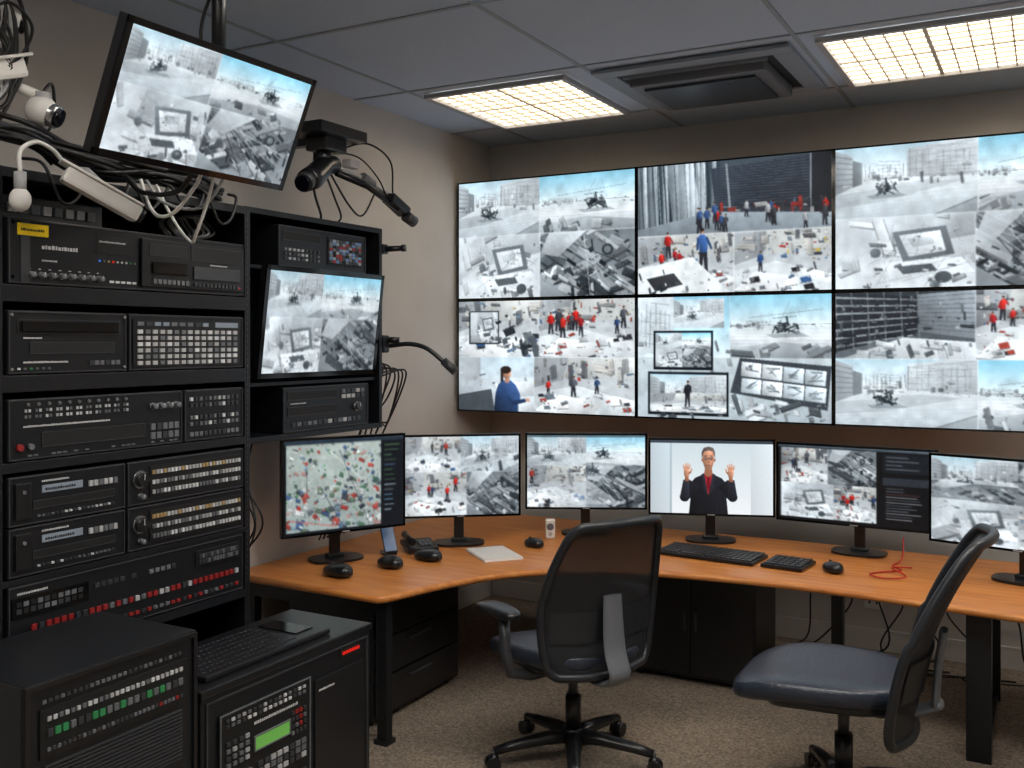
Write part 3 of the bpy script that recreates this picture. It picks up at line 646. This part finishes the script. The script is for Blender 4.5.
b=B('coiled_cable_bundle')
for k in range(7):
    Q=[(.33+.09*math.cos(t)*(1-.06*k),.10+.02*k+.015*math.sin(3*t),2.220+.042*math.sin(t)) for t in [i*2*math.pi/20 for i in range(20)]]
    b.tube(Q,.006,'lg' if k%3 else 'rubber',6,closed=True)
b.done(RM)
# ------------------------------------------------------------------ floor cabinets
CM=TM(-2.2,1.80,0,90)
b=B('server_cabinet')
b.bx(-.28,.278,0,.42,0.02,.955,'blk2',.006); frame(b,-.275,.273,.03,.95,.012,0,.008,'blk')
for x in(-.24,.24):
    for y in(.05,.36): b.cyl((x,y,0),(x,y,.022),.02,'blk',12)
gridb(b,-.23,.22,.895,.91,26,1,['dg','mg'],0,.004,.4)
b.bx(-.235,.235,-.006,0,.76,.885,'dk'); 
gridb(b,-.22,.22,.85,.868,26,1,['lg','mg','ink'],-.006,.004,.4); gridb(b,-.22,.22,.81,.838,20,1,['ledg','ledg','mg','mg','dg'],-.006,.005,.35); gridb(b,-.22,.22,.775,.790,30,1,['ledrd','mg','dg'],-.006,.004,.4)
for k in range(14): b.bx(-.22,.22,-.005,0,.60+k*.0105,.605+k*.0105,'dg')
b.bx(-.235,.235,-.006,0,.47,.57,'dk'); gridb(b,-.22,.22,.53,.555,24,1,['lg','mg'],-.006,.004); gridb(b,-.22,.22,.485,.515,20,1,['mg','ledrd','lg','dg'],-.006,.005)
b.bx(-.235,.235,-.006,0,.30,.44,'blk'); gridb(b,-.22,.22,.32,.42,12,4,['dg','mg'],-.006,.004)
for k in range(12): b.bx(-.22,.22,-.005,0,.08+k*.015,.087+k*.015,'dg')
b.done(CM)
BM=TM(-2.25,2.56,0,90)
b=B('power_control_cabinet')
b.bx(-.42,.42,0,.385,.02,.715,'blk2',.008); b.bx(-.425,.425,-.008,.39,.716,.742,'blk',.006)
for x in(-.38,.38):
    for y in(.05,.34): b.cyl((x,y,0),(x,y,.022),.02,'blk',12)
frame(b,-.40,.40,.04,.70,.006,0,.005,'dg')
b.bx(-.35,.07,-.008,0,.16,.645,'dk',.002); frame(b,-.35,.07,.16,.645,.004,-.008,.004,'mg')
gridb(b,-.33,.05,.595,.63,16,2,['lg','mg','dg','ink'],-.008,.004,.45); text(b,-.2,.575,.2,.01,-.008)
b.bx(-.20,-.04,-.014,-.008,.49,.53,'lcdg'); frame(b,-.205,-.035,.485,.535,.004,-.010,.006,'mg')
gridb(b,-.33,-.22,.47,.56,4,4,['lg','mg','dg'],-.008,.006,.45); gridb(b,-.03,.05,.47,.56,4,4,['mg','dg','ledrd'],-.008,.006,.45)
knob(b,-.30,.42,.022,'mg',-.008); knob(b,-.23,.42,.022,'mg',-.008)
gridb(b,-.19,.05,.38,.45,8,3,['mg','dg','lg'],-.008,.005); gridb(b,-.33,.05,.2,.35,12,5,['dg','mg','lg'],-.008,.005)
b.bx(.24,.36,-.004,0,.655,.69,'dk'); gridb(b,.25,.35,.665,.680,6,1,'ledr',-.004,.003,.3)
b.bx(.10,.38,-.006,0,.08,.62,'blk',.003); text(b,.12,.58,.08,.008,-.006)
b.done(BM)
b=B('control_console')
b.bx(-.36,.24,.04,.34,.744,.762,'blk',.006)
for i in range(20):
    for j in range(7): b.bx(-.34+i*.022,-.33+i*.022,.07+j*.035,.08+j*.035,.762,.764,'dg')
b.bx(.12,.21,.1,.28,.762,.766,'gloss'); b.done(BM)
# ------------------------------------------------------------------ wall cubby with recorder, monitor
KM=TM(-2.95,3.53,0,90)
b=B('wall_equipment_cabinet')
b.bx(-.48,-.455,0,.548,1.37,2.37,'blk2',.003); b.bx(.455,.48,0,.548,1.37,2.37,'blk2',.003)
b.bx(-.455,.455,0,.548,2.345,2.37,'blk2',.003); b.bx(-.455,.455,0,.548,1.37,1.395,'blk2',.003); b.bx(-.455,.455,.53,.548,1.395,2.345,'dk')
b.bx(-.455,.455,.02,.53,2.115,2.13,'blk2'); b.bx(-.455,.455,.02,.53,1.61,1.625,'blk2')
for k in range(9): b.bx(.4801,.482,.1,.4,1.5+k*.03,1.51+k*.03,'dg')
b.done(KM)
b=B('multiplexer_unit'); body(b,-.28,.34,2.132,2.315,.35); frame(b,-.278,.338,2.135,2.312,.004); slot(b,-.25,0,2.25,2.29); gridb(b,-.25,0,2.16,2.22,9,3,['mg','lg','dg'],gap=.45); b.bx(.05,.31,-.004,0,2.16,2.29,'dk')
gridb(b,.06,.3,2.17,2.28,10,8,['dg','lcdw','ledrd','dk','phone','mg','dg'],-.004,.003,.1); b.done(KM)
b=B('tape_recorder_unit'); body(b,-.25,.36,1.397,1.60,.35); frame(b,-.248,.358,1.4,1.597,.004); slot(b,-.22,.12,1.54,1.58); slot(b,-.22,.12,1.47,1.51); gridb(b,.15,.33,1.53,1.58,5,2,['mg','dg','lg']); gridb(b,-.2,.3,1.42,1.445,14,1,['dg','mg','lg']); knob(b,.27,1.49,.02); text(b,-.2,1.525,.1,.006); b.done(KM)
monitor('cabinet_monitor',TM(-2.90,3.505,1.885,90,7),.82,.485,monA,160,94,bez=.022)
# ------------------------------------------------------------------ ceiling-hung monitor
ang=math.degrees(math.atan2(.0564,.1324))
monitor('ceiling_monitor',TM(-2.08,2.03,2.45,90,ang),.71,.362,monA,220,116,bez=.018,thick=.035,gain=1.08)
b=B('ceiling_monitor_mount')
b.cyl((-2.235,2.2,2.50),(-2.235,2.2,HC-.012),.022,'blk2',16); b.cyl((-2.235,2.2,HC-.03),(-2.235,2.2,HC-.006),.07,'blk2',20)
b.cyl((-2.235,2.2,2.9),(-2.235,2.2,2.96),.03,'dg',16)
b.box((-2.235,2.13,2.50),(.04,.30,.05),'blk2',.006); b.box((-2.185,2.05,2.48),(.10,.05,.05),'blk2',.004)
b.curve([(-2.24,2.2,2.52),(-2.28,2.17,2.75),(-2.24,2.23,3.0),(-2.25,2.2,3.15)],.006,'rubber')
b.done()
# ------------------------------------------------------------------ cctv cameras & cables (left)
b=B('cctv_camera_cluster')
b.cyl((-2.80,1.70,2.313),(-2.80,1.70,2.95),.018,'dg',12); b.box((-2.8,1.70,2.320),(.12,.12,.012),'dg')
b.tube([(-2.80,1.70,2.60),(-2.74,1.75,2.60),(-2.72,1.80,2.57)],.014,'wh',10)
b.box((-2.74,1.80,2.60),(.09,.17,.06),'wh',.012,rot=(.35,0,0)); b.box((-2.73,1.80,2.635),(.10,.19,.01),'wh',.003,rot=(.35,0,0))
b.sell((-2.70,1.93,2.505),(.047,.047,.047),1,1,'wh'); b.cyl((-2.70,1.93,2.505),(-2.66,1.955,2.485),.036,'silver',20); b.cyl((-2.661,1.954,2.486),(-2.652,1.960,2.481),.029,'lens',20); b.cyl((-2.70,1.93,2.505),(-2.70,1.93,2.56),.028,'lg',16)
b.cyl((-2.74,1.86,2.575),(-2.70,1.92,2.55),.016,'wh',12)
b.tube([(-2.80,1.70,2.78),(-2.76,1.76,2.79)],.012,'lg',10); b.box((-2.74,1.80,2.78),(.05,.15,.05),'wh',.01,rot=(-.25,0,0)); b.cyl((-2.74,1.87,2.76),(-2.735,1.895,2.752),.02,'lens',16)
for k in range(15):
    z=2.78+U(-.14,.12); mt='rubber' if k%5 else 'lg'
    b.curve([(-2.78,1.50,z),(-2.74,1.66+U(0,.05),z+.05),(-2.70,1.76+U(0,.08),z-.06),(-2.72,1.74+U(-.02,.10),2.58+U(-.05,.05)),(-2.70,1.70+U(0,.05),2.45),(-2.70,1.74+U(0,.12),2.40)],.0045+U(0,.003),mt)
b.curve([(-2.70,1.74,2.75),(-2.66,1.80,2.79),(-2.66,1.87,2.74),(-2.69,1.86,2.66),(-2.70,1.82,2.62)],.005,'rubber')
b.curve([(-2.78,1.6,2.86),(-2.70,1.74,2.90),(-2.68,1.84,2.82),(-2.70,1.88,2.66),(-2.72,1.84,2.52),(-2.71,1.78,2.42)],.006,'rubber'); b.curve([(-2.71,1.93,2.55),(-2.72,1.98,2.60),(-2.74,2.0,2.50),(-2.73,1.95,2.40),(-2.72,1.98,2.35)],.005,'rubber')
for k in range(20):   # thick loom running along the rack top
    o=U(-.02,.02); z=2.333+U(0,.04)+(.02 if k>12 else 0)
    L=[(-.95+o,.08+U(-.08,.1),2.52+U(-.1,.1)),(-.7,.10+o,2.44+U(-.05,.05)),(-.42,.06+U(-.05,.05),z+.05+U(-.01,.03)),(-.15,.05+U(-.05,.06),z+U(0,.04)),(.1,.07+U(-.04,.05),z+.01+U(0,.03)),(.3,.08+U(-.05,.05),z+U(0,.03)),(.46,.12+U(-.05,.08),z)]
    b.curve([RM@Vector(p) for p in L],.006+U(0,.0055),'rubber' if k%7 else 'dg')
for k in range(5):    # slack loops drooping over the front edge
    x0=-.40+k*.16; L=[(x0,.05,2.35),(x0+.03,-.02,2.33),(x0+.08,-.035,2.25+U(-.03,.02)),(x0+.14,-.03,2.26+U(-.02,.03)),(x0+.19,-.01,2.33),(x0+.22,.06,2.355)]
    b.curve([RM@Vector(p) for p in L],.0055,'rubber')
b.done()
b=B('bullet_camera')
p0=Vector((-2.55,1.93,2.285)); p1=Vector((-2.48,2.07,2.205)); d=(p1-p0).normalized()
q=d.to_track_quat('Y','Z').to_euler()
c=(p0+p1)/2
b.box(c,(.055,.24,.05),'wh',.01,rot=q); b.box(c+Vector((0,0,.032)),(.07,.26,.008),'wh',.003,rot=q)
b.cyl(p1+d*.03,p1+d*.045,.022,'lens',16); b.tube([c+Vector((0,0,.03)),(-2.57,1.99,2.32),(-2.63,2.01,2.33)],.012,'lg',8)
b.done()
b=B('power_lamp_plug')
b.sell((-2.60,1.79,2.21),(.03,.03,.035),1,1,'wh'); b.cyl((-2.60,1.79,2.235),(-2.60,1.79,2.29),.017,'lg',12); b.curve([(-2.60,1.79,2.29),(-2.60,1.79,2.35),(-2.60,1.84,2.385),(-2.61,1.90,2.375),(-2.62,1.94,2.35)],.007,'wh')
b.done()
b=B('monitor_lead')
b.curve([(-2.2,2.12,2.38),(-2.24,2.13,2.30),(-2.30,2.16,2.27),(-2.36,2.14,2.20),(-2.42,2.13,2.19),(-2.5,2.16,2.24),(-2.58,2.20,2.325)],.006,'wh')
b.curve([(-2.2,2.2,2.40),(-2.24,2.22,2.30),(-2.34,2.22,2.22),(-2.5,2.22,2.25),(-2.60,2.24,2.33)],.005,'lg'); b.curve([(-2.21,2.11,2.36),(-2.32,2.12,2.26),(-2.5,2.14,2.27),(-2.60,2.16,2.33)],.008,'rubber')
b.curve([(-2.2,2.16,2.38),(-2.25,2.18,2.26),(-2.33,2.20,2.14),(-2.40,2.24,2.12),(-2.5,2.26,2.20),(-2.6,2.28,2.32)],.005,'wh')
b.done()
b=B('ptz_camera_rig')
b.box((-3.22,3.60,2.745),(.56,.05,.04),'blk2',.004); b.box((-3.488,3.60,2.72),(.02,.16,.2),'blk2')
b.box((-2.97,3.60,2.775),(.22,.34,.05),'blk2',.006); b.box((-2.97,3.60,2.72),(.12,.16,.07),'blk',.01)
b.cyl((-2.97,3.58,2.70),(-2.97,3.57,2.62),.035,'blk',16)
b.tube([(-2.90,3.38,2.52),(-2.92,3.44,2.54),(-2.97,3.58,2.62),(-2.97,3.66,2.64)],[.05,.055,.05,.04],'blk',16)
b.cyl((-2.885,3.34,2.50),(-2.90,3.39,2.525),.042,'dg',18); b.cyl((-2.88,3.325,2.495),(-2.885,3.34,2.50),.034,'lens',18)
b.tube([(-2.97,3.64,2.63),(-2.95,3.80,2.61),(-2.90,4.02,2.53)],.012,'lg',10); b.tube([(-2.96,3.66,2.60),(-2.92,3.85,2.56),(-2.88,4.05,2.47)],.016,'blk2',10)
b.box((-2.89,4.05,2.49),(.07,.16,.05),'blk',.01,rot=(-.4,0,0)); b.cyl((-2.87,4.10,2.44),(-2.86,4.16,2.415),.03,'dg',14)
b.box((-2.95,3.76,2.655),(.05,.08,.04),'lg',.006); b.cyl((-2.93,3.82,2.60),(-2.93,3.90,2.575),.026,'mg',14)
b.curve([(-2.97,3.7,2.72),(-2.9,3.82,2.76),(-2.88,3.98,2.70),(-2.90,4.03,2.55)],.005,'rubber'); b.curve([(-2.97,3.62,2.6),(-2.93,3.72,2.45),(-2.95,3.85,2.42),(-2.92,3.92,2.55)],.005,'rubber'); b.curve([(-3.0,3.55,2.68),(-2.96,3.5,2.5),(-3.02,3.62,2.40),(-3.1,3.7,2.38)],.006,'rubber')
b.curve([(-2.96,3.66,2.70),(-2.90,3.76,2.68),(-2.88,3.88,2.60),(-2.90,3.98,2.52)],.004,'rubber'); b.curve([(-2.99,3.60,2.62),(-2.94,3.62,2.48),(-2.98,3.72,2.40),(-3.08,3.8,2.38)],.005,'rubber')
b.done()
b=B('gooseneck_microphone')
b.box((-2.98,4.04,1.79),(.07,.055,.09),'blk',.01); b.cyl((-2.96,4.06,1.81),(-2.90,4.09,1.81),.016,'blk',12)
b.curve([(-2.95,4.07,1.78),(-2.85,4.10,1.79),(-2.76,4.12,1.77),(-2.68,4.14,1.71),(-2.63,4.155,1.665)],.012,'blk',8); b.cyl((-2.67,4.145,1.705),(-2.61,4.16,1.65),.022,'dg',14)
b.done()
b=B('side_camera'); b.box((-2.97,4.035,2.27),(.05,.045,.05),'blk',.008); b.cyl((-2.96,4.04,2.27),(-2.88,4.08,2.275),.015,'blk',14); b.cyl((-2.88,4.08,2.275),(-2.86,4.09,2.276),.018,'dg',14); b.done()
b=B('wall_cables')
for k in range(7):
    v=4.06+k*.035; b.curve([(-3.0,4.03,1.74-k*.02),(-3.0,v+.02,1.64),(-3.08-U(0,.1),v+.08,1.45+U(-.1,.1)),(-3.15,v+U(-.05,.1),1.34),(-3.3,v+U(-.05,.1),1.0),(-3.4,v,.75)],.005,'rubber')
b.done()
b=B('power_cords')
for k in range(6):
    v=3.05+k*.04; b.curve([(-3.1,v,1.36),(-3.15,v+.02,1.2),(-3.05,v+U(-.05,.08),1.0),(-3.2,v+.05,.8),(-3.3,v+.02,.5),(-3.35,v,.02)],.0045,'rubber')
b.done()
# ------------------------------------------------------------------ desk-top objects
def mouse(u,v,rz,sc=1.3):
    b=B('computer_mouse'); 
    def f(p):
        return Vector((p.x*(1-.12*abs(p.y)/.06),p.y,p.z*(1.0+.25*(-p.y/.06)) if p.z>0 else p.z*.35))
    b.sell((0,0,.0125),(.041,.066,.030),.8,.85,'blk',fn=f); b.box((0,.034,.037),(.008,.018,.012),'dg',.003)
    b.done(TM(u,v,DZ+.001,rz)@Matrix.Scale(sc,4))
mouse(-2.99,3.71,75,1.4); mouse(-2.88,3.98,65,1.35); mouse(-2.80,4.20,80,1.3); mouse(-2.48,4.76,60,1.1); mouse(-.93,4.94,30,1.15)
def keyboard(name,u,v,rz,w,d,nx,nz):
    b=B(name); b.box((0,0,.010),(w,d,.018),'blk',.005)
    kx=(w-.02)/nx; ky=(d-.02)/nz
    for j in range(nz):
        i=0
        while i<nx:
            L=1
            if j==0 and nx>8 and i==4: L=5
            cx=-w/2+.01+(i+L/2)*kx; cy=-d/2+.01+(j+.5)*ky; b.box((cx,cy,.022+.0008*j),(kx*L*.80,ky*.76,.008),'dg'); i+=L
    b.done(TM(u,v,DZ+.001,rz))
keyboard('computer_keyboard',-1.555,4.99,-5,.53,.24,18,6); keyboard('numeric_keypad',-1.15,4.96,-6,.21,.22,6,5)
b=B('notepad'); b.box((0,0,.006),(.21,.30,.010),'paper',.001); b.box((0,0,.014),(.205,.295,.003),'wh'); 
for k in range(14): b.cyl((-.09+k*.014,.14,.014),(-.09+k*.014,.148,.014),.004,'silver',8)
b.done(TM(-2.56,4.46,DZ+.001,50))
b=B('smartphone_stand'); b.box((0,.02,.006),(.08,.09,.010),'blk',.003); b.box((0,.01,.075),(.075,.012,.14),'blk',.004,rot=(-.45,0,.3)); b.box((0,.001,.077),(.066,.003,.125),'phone',rot=(-.45,0,.3)); b.done(TM(-3.06,4.22,DZ+.001,45))
b=B('desk_telephone'); b.box((0,0,.024),(.17,.18,.03),'blk',.01,rot=(.12,0,0)); b.tube([(-.06,-.08,.06),(-.06,0,.068),(-.06,.08,.075)],[.02,.014,.02],'blk',12)
for i in range(3):
    for j in range(4): b.box((.0+i*.024,-.05+j*.024,.038+.0029*j),(.017,.015,.006),'mg')
b.done(TM(-2.97,4.37,DZ+.004,50))
b=B('small_speaker'); b.box((0,0,.055),(.055,.05,.108),'wh',.008); b.cyl((0,-.025,.07),(0,-.028,.07),.02,'mg',16); b.cyl((0,-.025,.03),(0,-.028,.03),.012,'lg',14); b.done(TM(-2.50,5.0,DZ+.001,28))
b=B('red_cable')
b.curve([(-.66,5.36,.80),(-.66,5.30,.70),(-.69,5.20,.686),(-.64,5.10,.686),(-.72,5.02,.686),(-.76,4.94,.687),(-.68,4.88,.69),(-.60,4.96,.69),(-.68,5.08,.70),(-.60,5.18,.687)],.004,'redc'); b.done()
# ------------------------------------------------------------------ under desk
b=B('drawer_pedestal'); b.bx(-.38,.38,0,.5,.03,.60,'blk2',.006)
for k in range(3): b.bx(-.36,.36,-.012,0,.05+k*.18,.22+k*.18,'blk',.004); b.bx(-.1,.1,-.02,-.012,.17+k*.18,.185+k*.18,'dg')
for x in(-.33,.33):
    for y in(.05,.45): b.cyl((x,y,0),(x,y,.03),.02,'blk',12)
b.done(TM(-2.76,4.05,0,90))
b=B('storage_cabinet'); b.bx(-.34,.34,0,.42,.03,.58,'blk2',.006)
for s in(-1,1): b.bx(s*.17-.162,s*.17+.162,-.012,0,.05,.56,'blk',.004); b.bx(s*.03-.006,s*.03+.006,-.022,-.012,.28,.38,'dg')
for x in(-.3,.3):
    for y in(.05,.38): b.cyl((x,y,0),(x,y,.03),.02,'blk',12)
b.done(TM(-1.66,4.98,0,0))
b=B('wall_outlet'); b.bx(-.96,-.86,YB-.012,YB-.001,.24,.33,'wh',.004)
for x in(-.93,-.89): b.bx(x-.006,x+.006,YB-.014,YB-.012,.27,.30,'dg')
b.done()
b=B('floor_cables')
for k in range(7):
    u=-1.2+k*.16; b.curve([(u,5.72,.45),(u+U(-.1,.1),5.70,.35),(u+U(-.2,.2),5.68,.12),(u+U(-.3,.3),5.7,.008),(u+.4,5.8,.008)],.005,'rubber')
b.done()
# ------------------------------------------------------------------ chairs
def chair(u,v,ang,sc=1.0,arms=True,lean=.14,hb=.60,bot=.47,sw=1.0,wk=1.0,base=0.5,sx=1.0):
    b=B('office_chair')
    rb=.335
    for k in range(5):
        a=2*math.pi*k/5+base; cx,sy=math.cos(a),math.sin(a)
        b.tube([(0,0,.105),(cx*.12,sy*.12,.105),(cx*.25,sy*.25,.09),(cx*rb,sy*rb,.075)],[.038,.033,.026,.020],'blk',12,flat=.8)
        b.cyl((cx*rb,sy*rb,.03),(cx*rb,sy*rb,.08),.009,'dg',8)
        for s in(-1,1):
            tx,ty=-sy*s,cx*s
            b.cyl((cx*(rb+.005)+tx*.008,sy*(rb+.005)+ty*.008,.029),(cx*(rb+.005)+tx*.026,sy*(rb+.005)+ty*.026,.029),.028,'blk',18)
        b.sell((cx*rb,sy*rb,.045),(.022,.022,.022),1,1,'blk',nu=14,nv=8)
    b.cyl((0,0,.08),(0,0,.14),.042,'blk',20); b.cyl((0,0,.14),(0,0,.27),.032,'blk',20); b.cyl((0,0,.27),(0,0,.385),.020,'dg',16)
    b.box((0,-.02,.395),(.18,.26,.045),'blk',.012); b.tube([(.08,.05,.395),(.20,.06,.39),(.27,.06,.385)],.007,'dg',8)
    def sf(p):
        p=p.copy(); t=p.y/(.26*sw)
        if t>0: p.z-=.045*t*t
        else: p.z+=.015*t*t
        p.z+=.02*(p.x/.26)**2
        if t<0: p.x*=(1+.10*t)
        return p
    b.sell((0,.03+.26*(sw-1),.455),(.262*sx,.262*sw,.05),.55,.62,'leather',fn=sf,nu=40,nv=16)
    b.sell((0,.02,.42),(.235*sx,.235,.03),.5,.6,'blk',fn=sf,nu=32,nv=10)
    def bs(s,t):
        w=(.205+.055*math.sin(math.pi*min(1,t*.9+.08))-.02*t)*wk
        y=-.235-lean*t+.05*math.sin(math.pi*t*.95)*(1) -.035*t*t+ .06*s*s
        z=bot+hb*t+ -.012*s*s*(1 if t>.5 else -1)
        return Vector((s*w,y,z))
    b.surf(lambda a,c:bs((a*2-1)*.97,.02+c*.96),18,22,'meshf')
    r=.16
    ring=[]
    N=14
    for k in range(N): ring.append((-1+r+(2-2*r)*k/N,0))
    for k in range(5): a=-math.pi/2+math.pi/2*k/5; ring.append((1-r+r*math.cos(a),.09+.09*math.sin(a)))
    for k in range(N): ring.append((1,.09+.82*k/N))
    for k in range(5): a=math.pi/2*k/5; ring.append((1-r+r*math.cos(a),.91+.09*math.sin(a)))
    for k in range(N): ring.append((1-r-(2-2*r)*k/N,1))
    for k in range(5): a=math.pi/2+math.pi/2*k/5; ring.append((-1+r+r*math.cos(a),.91+.09*math.sin(a)))
    for k in range(N): ring.append((-1,.91-.82*k/N))
    for k in range(5): a=math.pi+math.pi/2*k/5; ring.append((-1+r+r*math.cos(a),.09+.09*math.sin(a)))
    b.tube([bs(*q) for q in ring],.0175,'fabric',10,closed=True)
    b.surf(lambda a,c:bs((a*2-1)*.9,.22+c*.2)+Vector((0,-.012,0)),14,4,'fabric')
    sp=[Vector((0,-.08,.39)),Vector((0,-.22,.385)),Vector((0,-.315,.43)),bs(0,.16)+Vector((0,-.055,0)),bs(0,.34)+Vector((0,-.04,0)),bs(0,.52)+Vector((0,-.02,0))]
    cs=catm(sp,5); i=len(cs)
    def spf(a,c):
        k=min(int(c*(i-1)),i-2); t=c*(i-1)-k; p=cs[k].lerp(cs[k+1],t); w=.042+.010*math.sin(c*3); th=2*math.pi*a
        tn=(cs[k+1]-cs[k]).normalized(); nn=Vector((0,-tn.z,tn.y)); return p+Vector((1,0,0))*w*math.cos(th)+nn*.014*math.sin(th)
    b.surf(spf,16,24,'mg')
    if arms:
        for s in(-1,1):
            b.tube([(s*.10,-.02,.40),(s*.22,-.02,.395),(s*.31,-.02,.42),(s*.33,-.01,.50),(s*.33,.0,.64)],[.022,.022,.024,.024,.022],'dg',12)
            b.sell((s*.33,.05,.655),(.050,.14,.020),.6,.7,'blk',fn=lambda p:Vector((p.x,p.y,p.z-.012*max(0,p.y/.13)**2)))
    m=TM(u,v,0,ang-90)@Matrix.Scale(sc,4)
    b.done(m,center=False)
chair(-1.80,3.82,150,1.05,True,.10,hb=.61,bot=.42,sw=1.08,wk=1.08,sx=1.08,base=.35)
chair(-.70,3.93,181,1.08,False,.22,hb=.70,bot=.32,sw=1.16,wk=1.12,sx=1.05)
# ------------------------------------------------------------------ world + camera
w=bpy.data.worlds.new('world'); scene.world=w; w.use_nodes=True; w.node_tree.nodes['Background'].inputs[0].default_value=(.03,.035,.045,1)
cd=bpy.data.cameras.new('camera'); cam=bpy.data.objects.new('camera',cd); COL.objects.link(cam)
cam.location=(0,0,1.8); cam.rotation_euler=(math.radians(90),0,math.radians(28.8)); cd.sensor_width=36; cd.lens=34.45; cd.shift_y=-42/1024; cd.clip_start=.05
scene.camera=cam
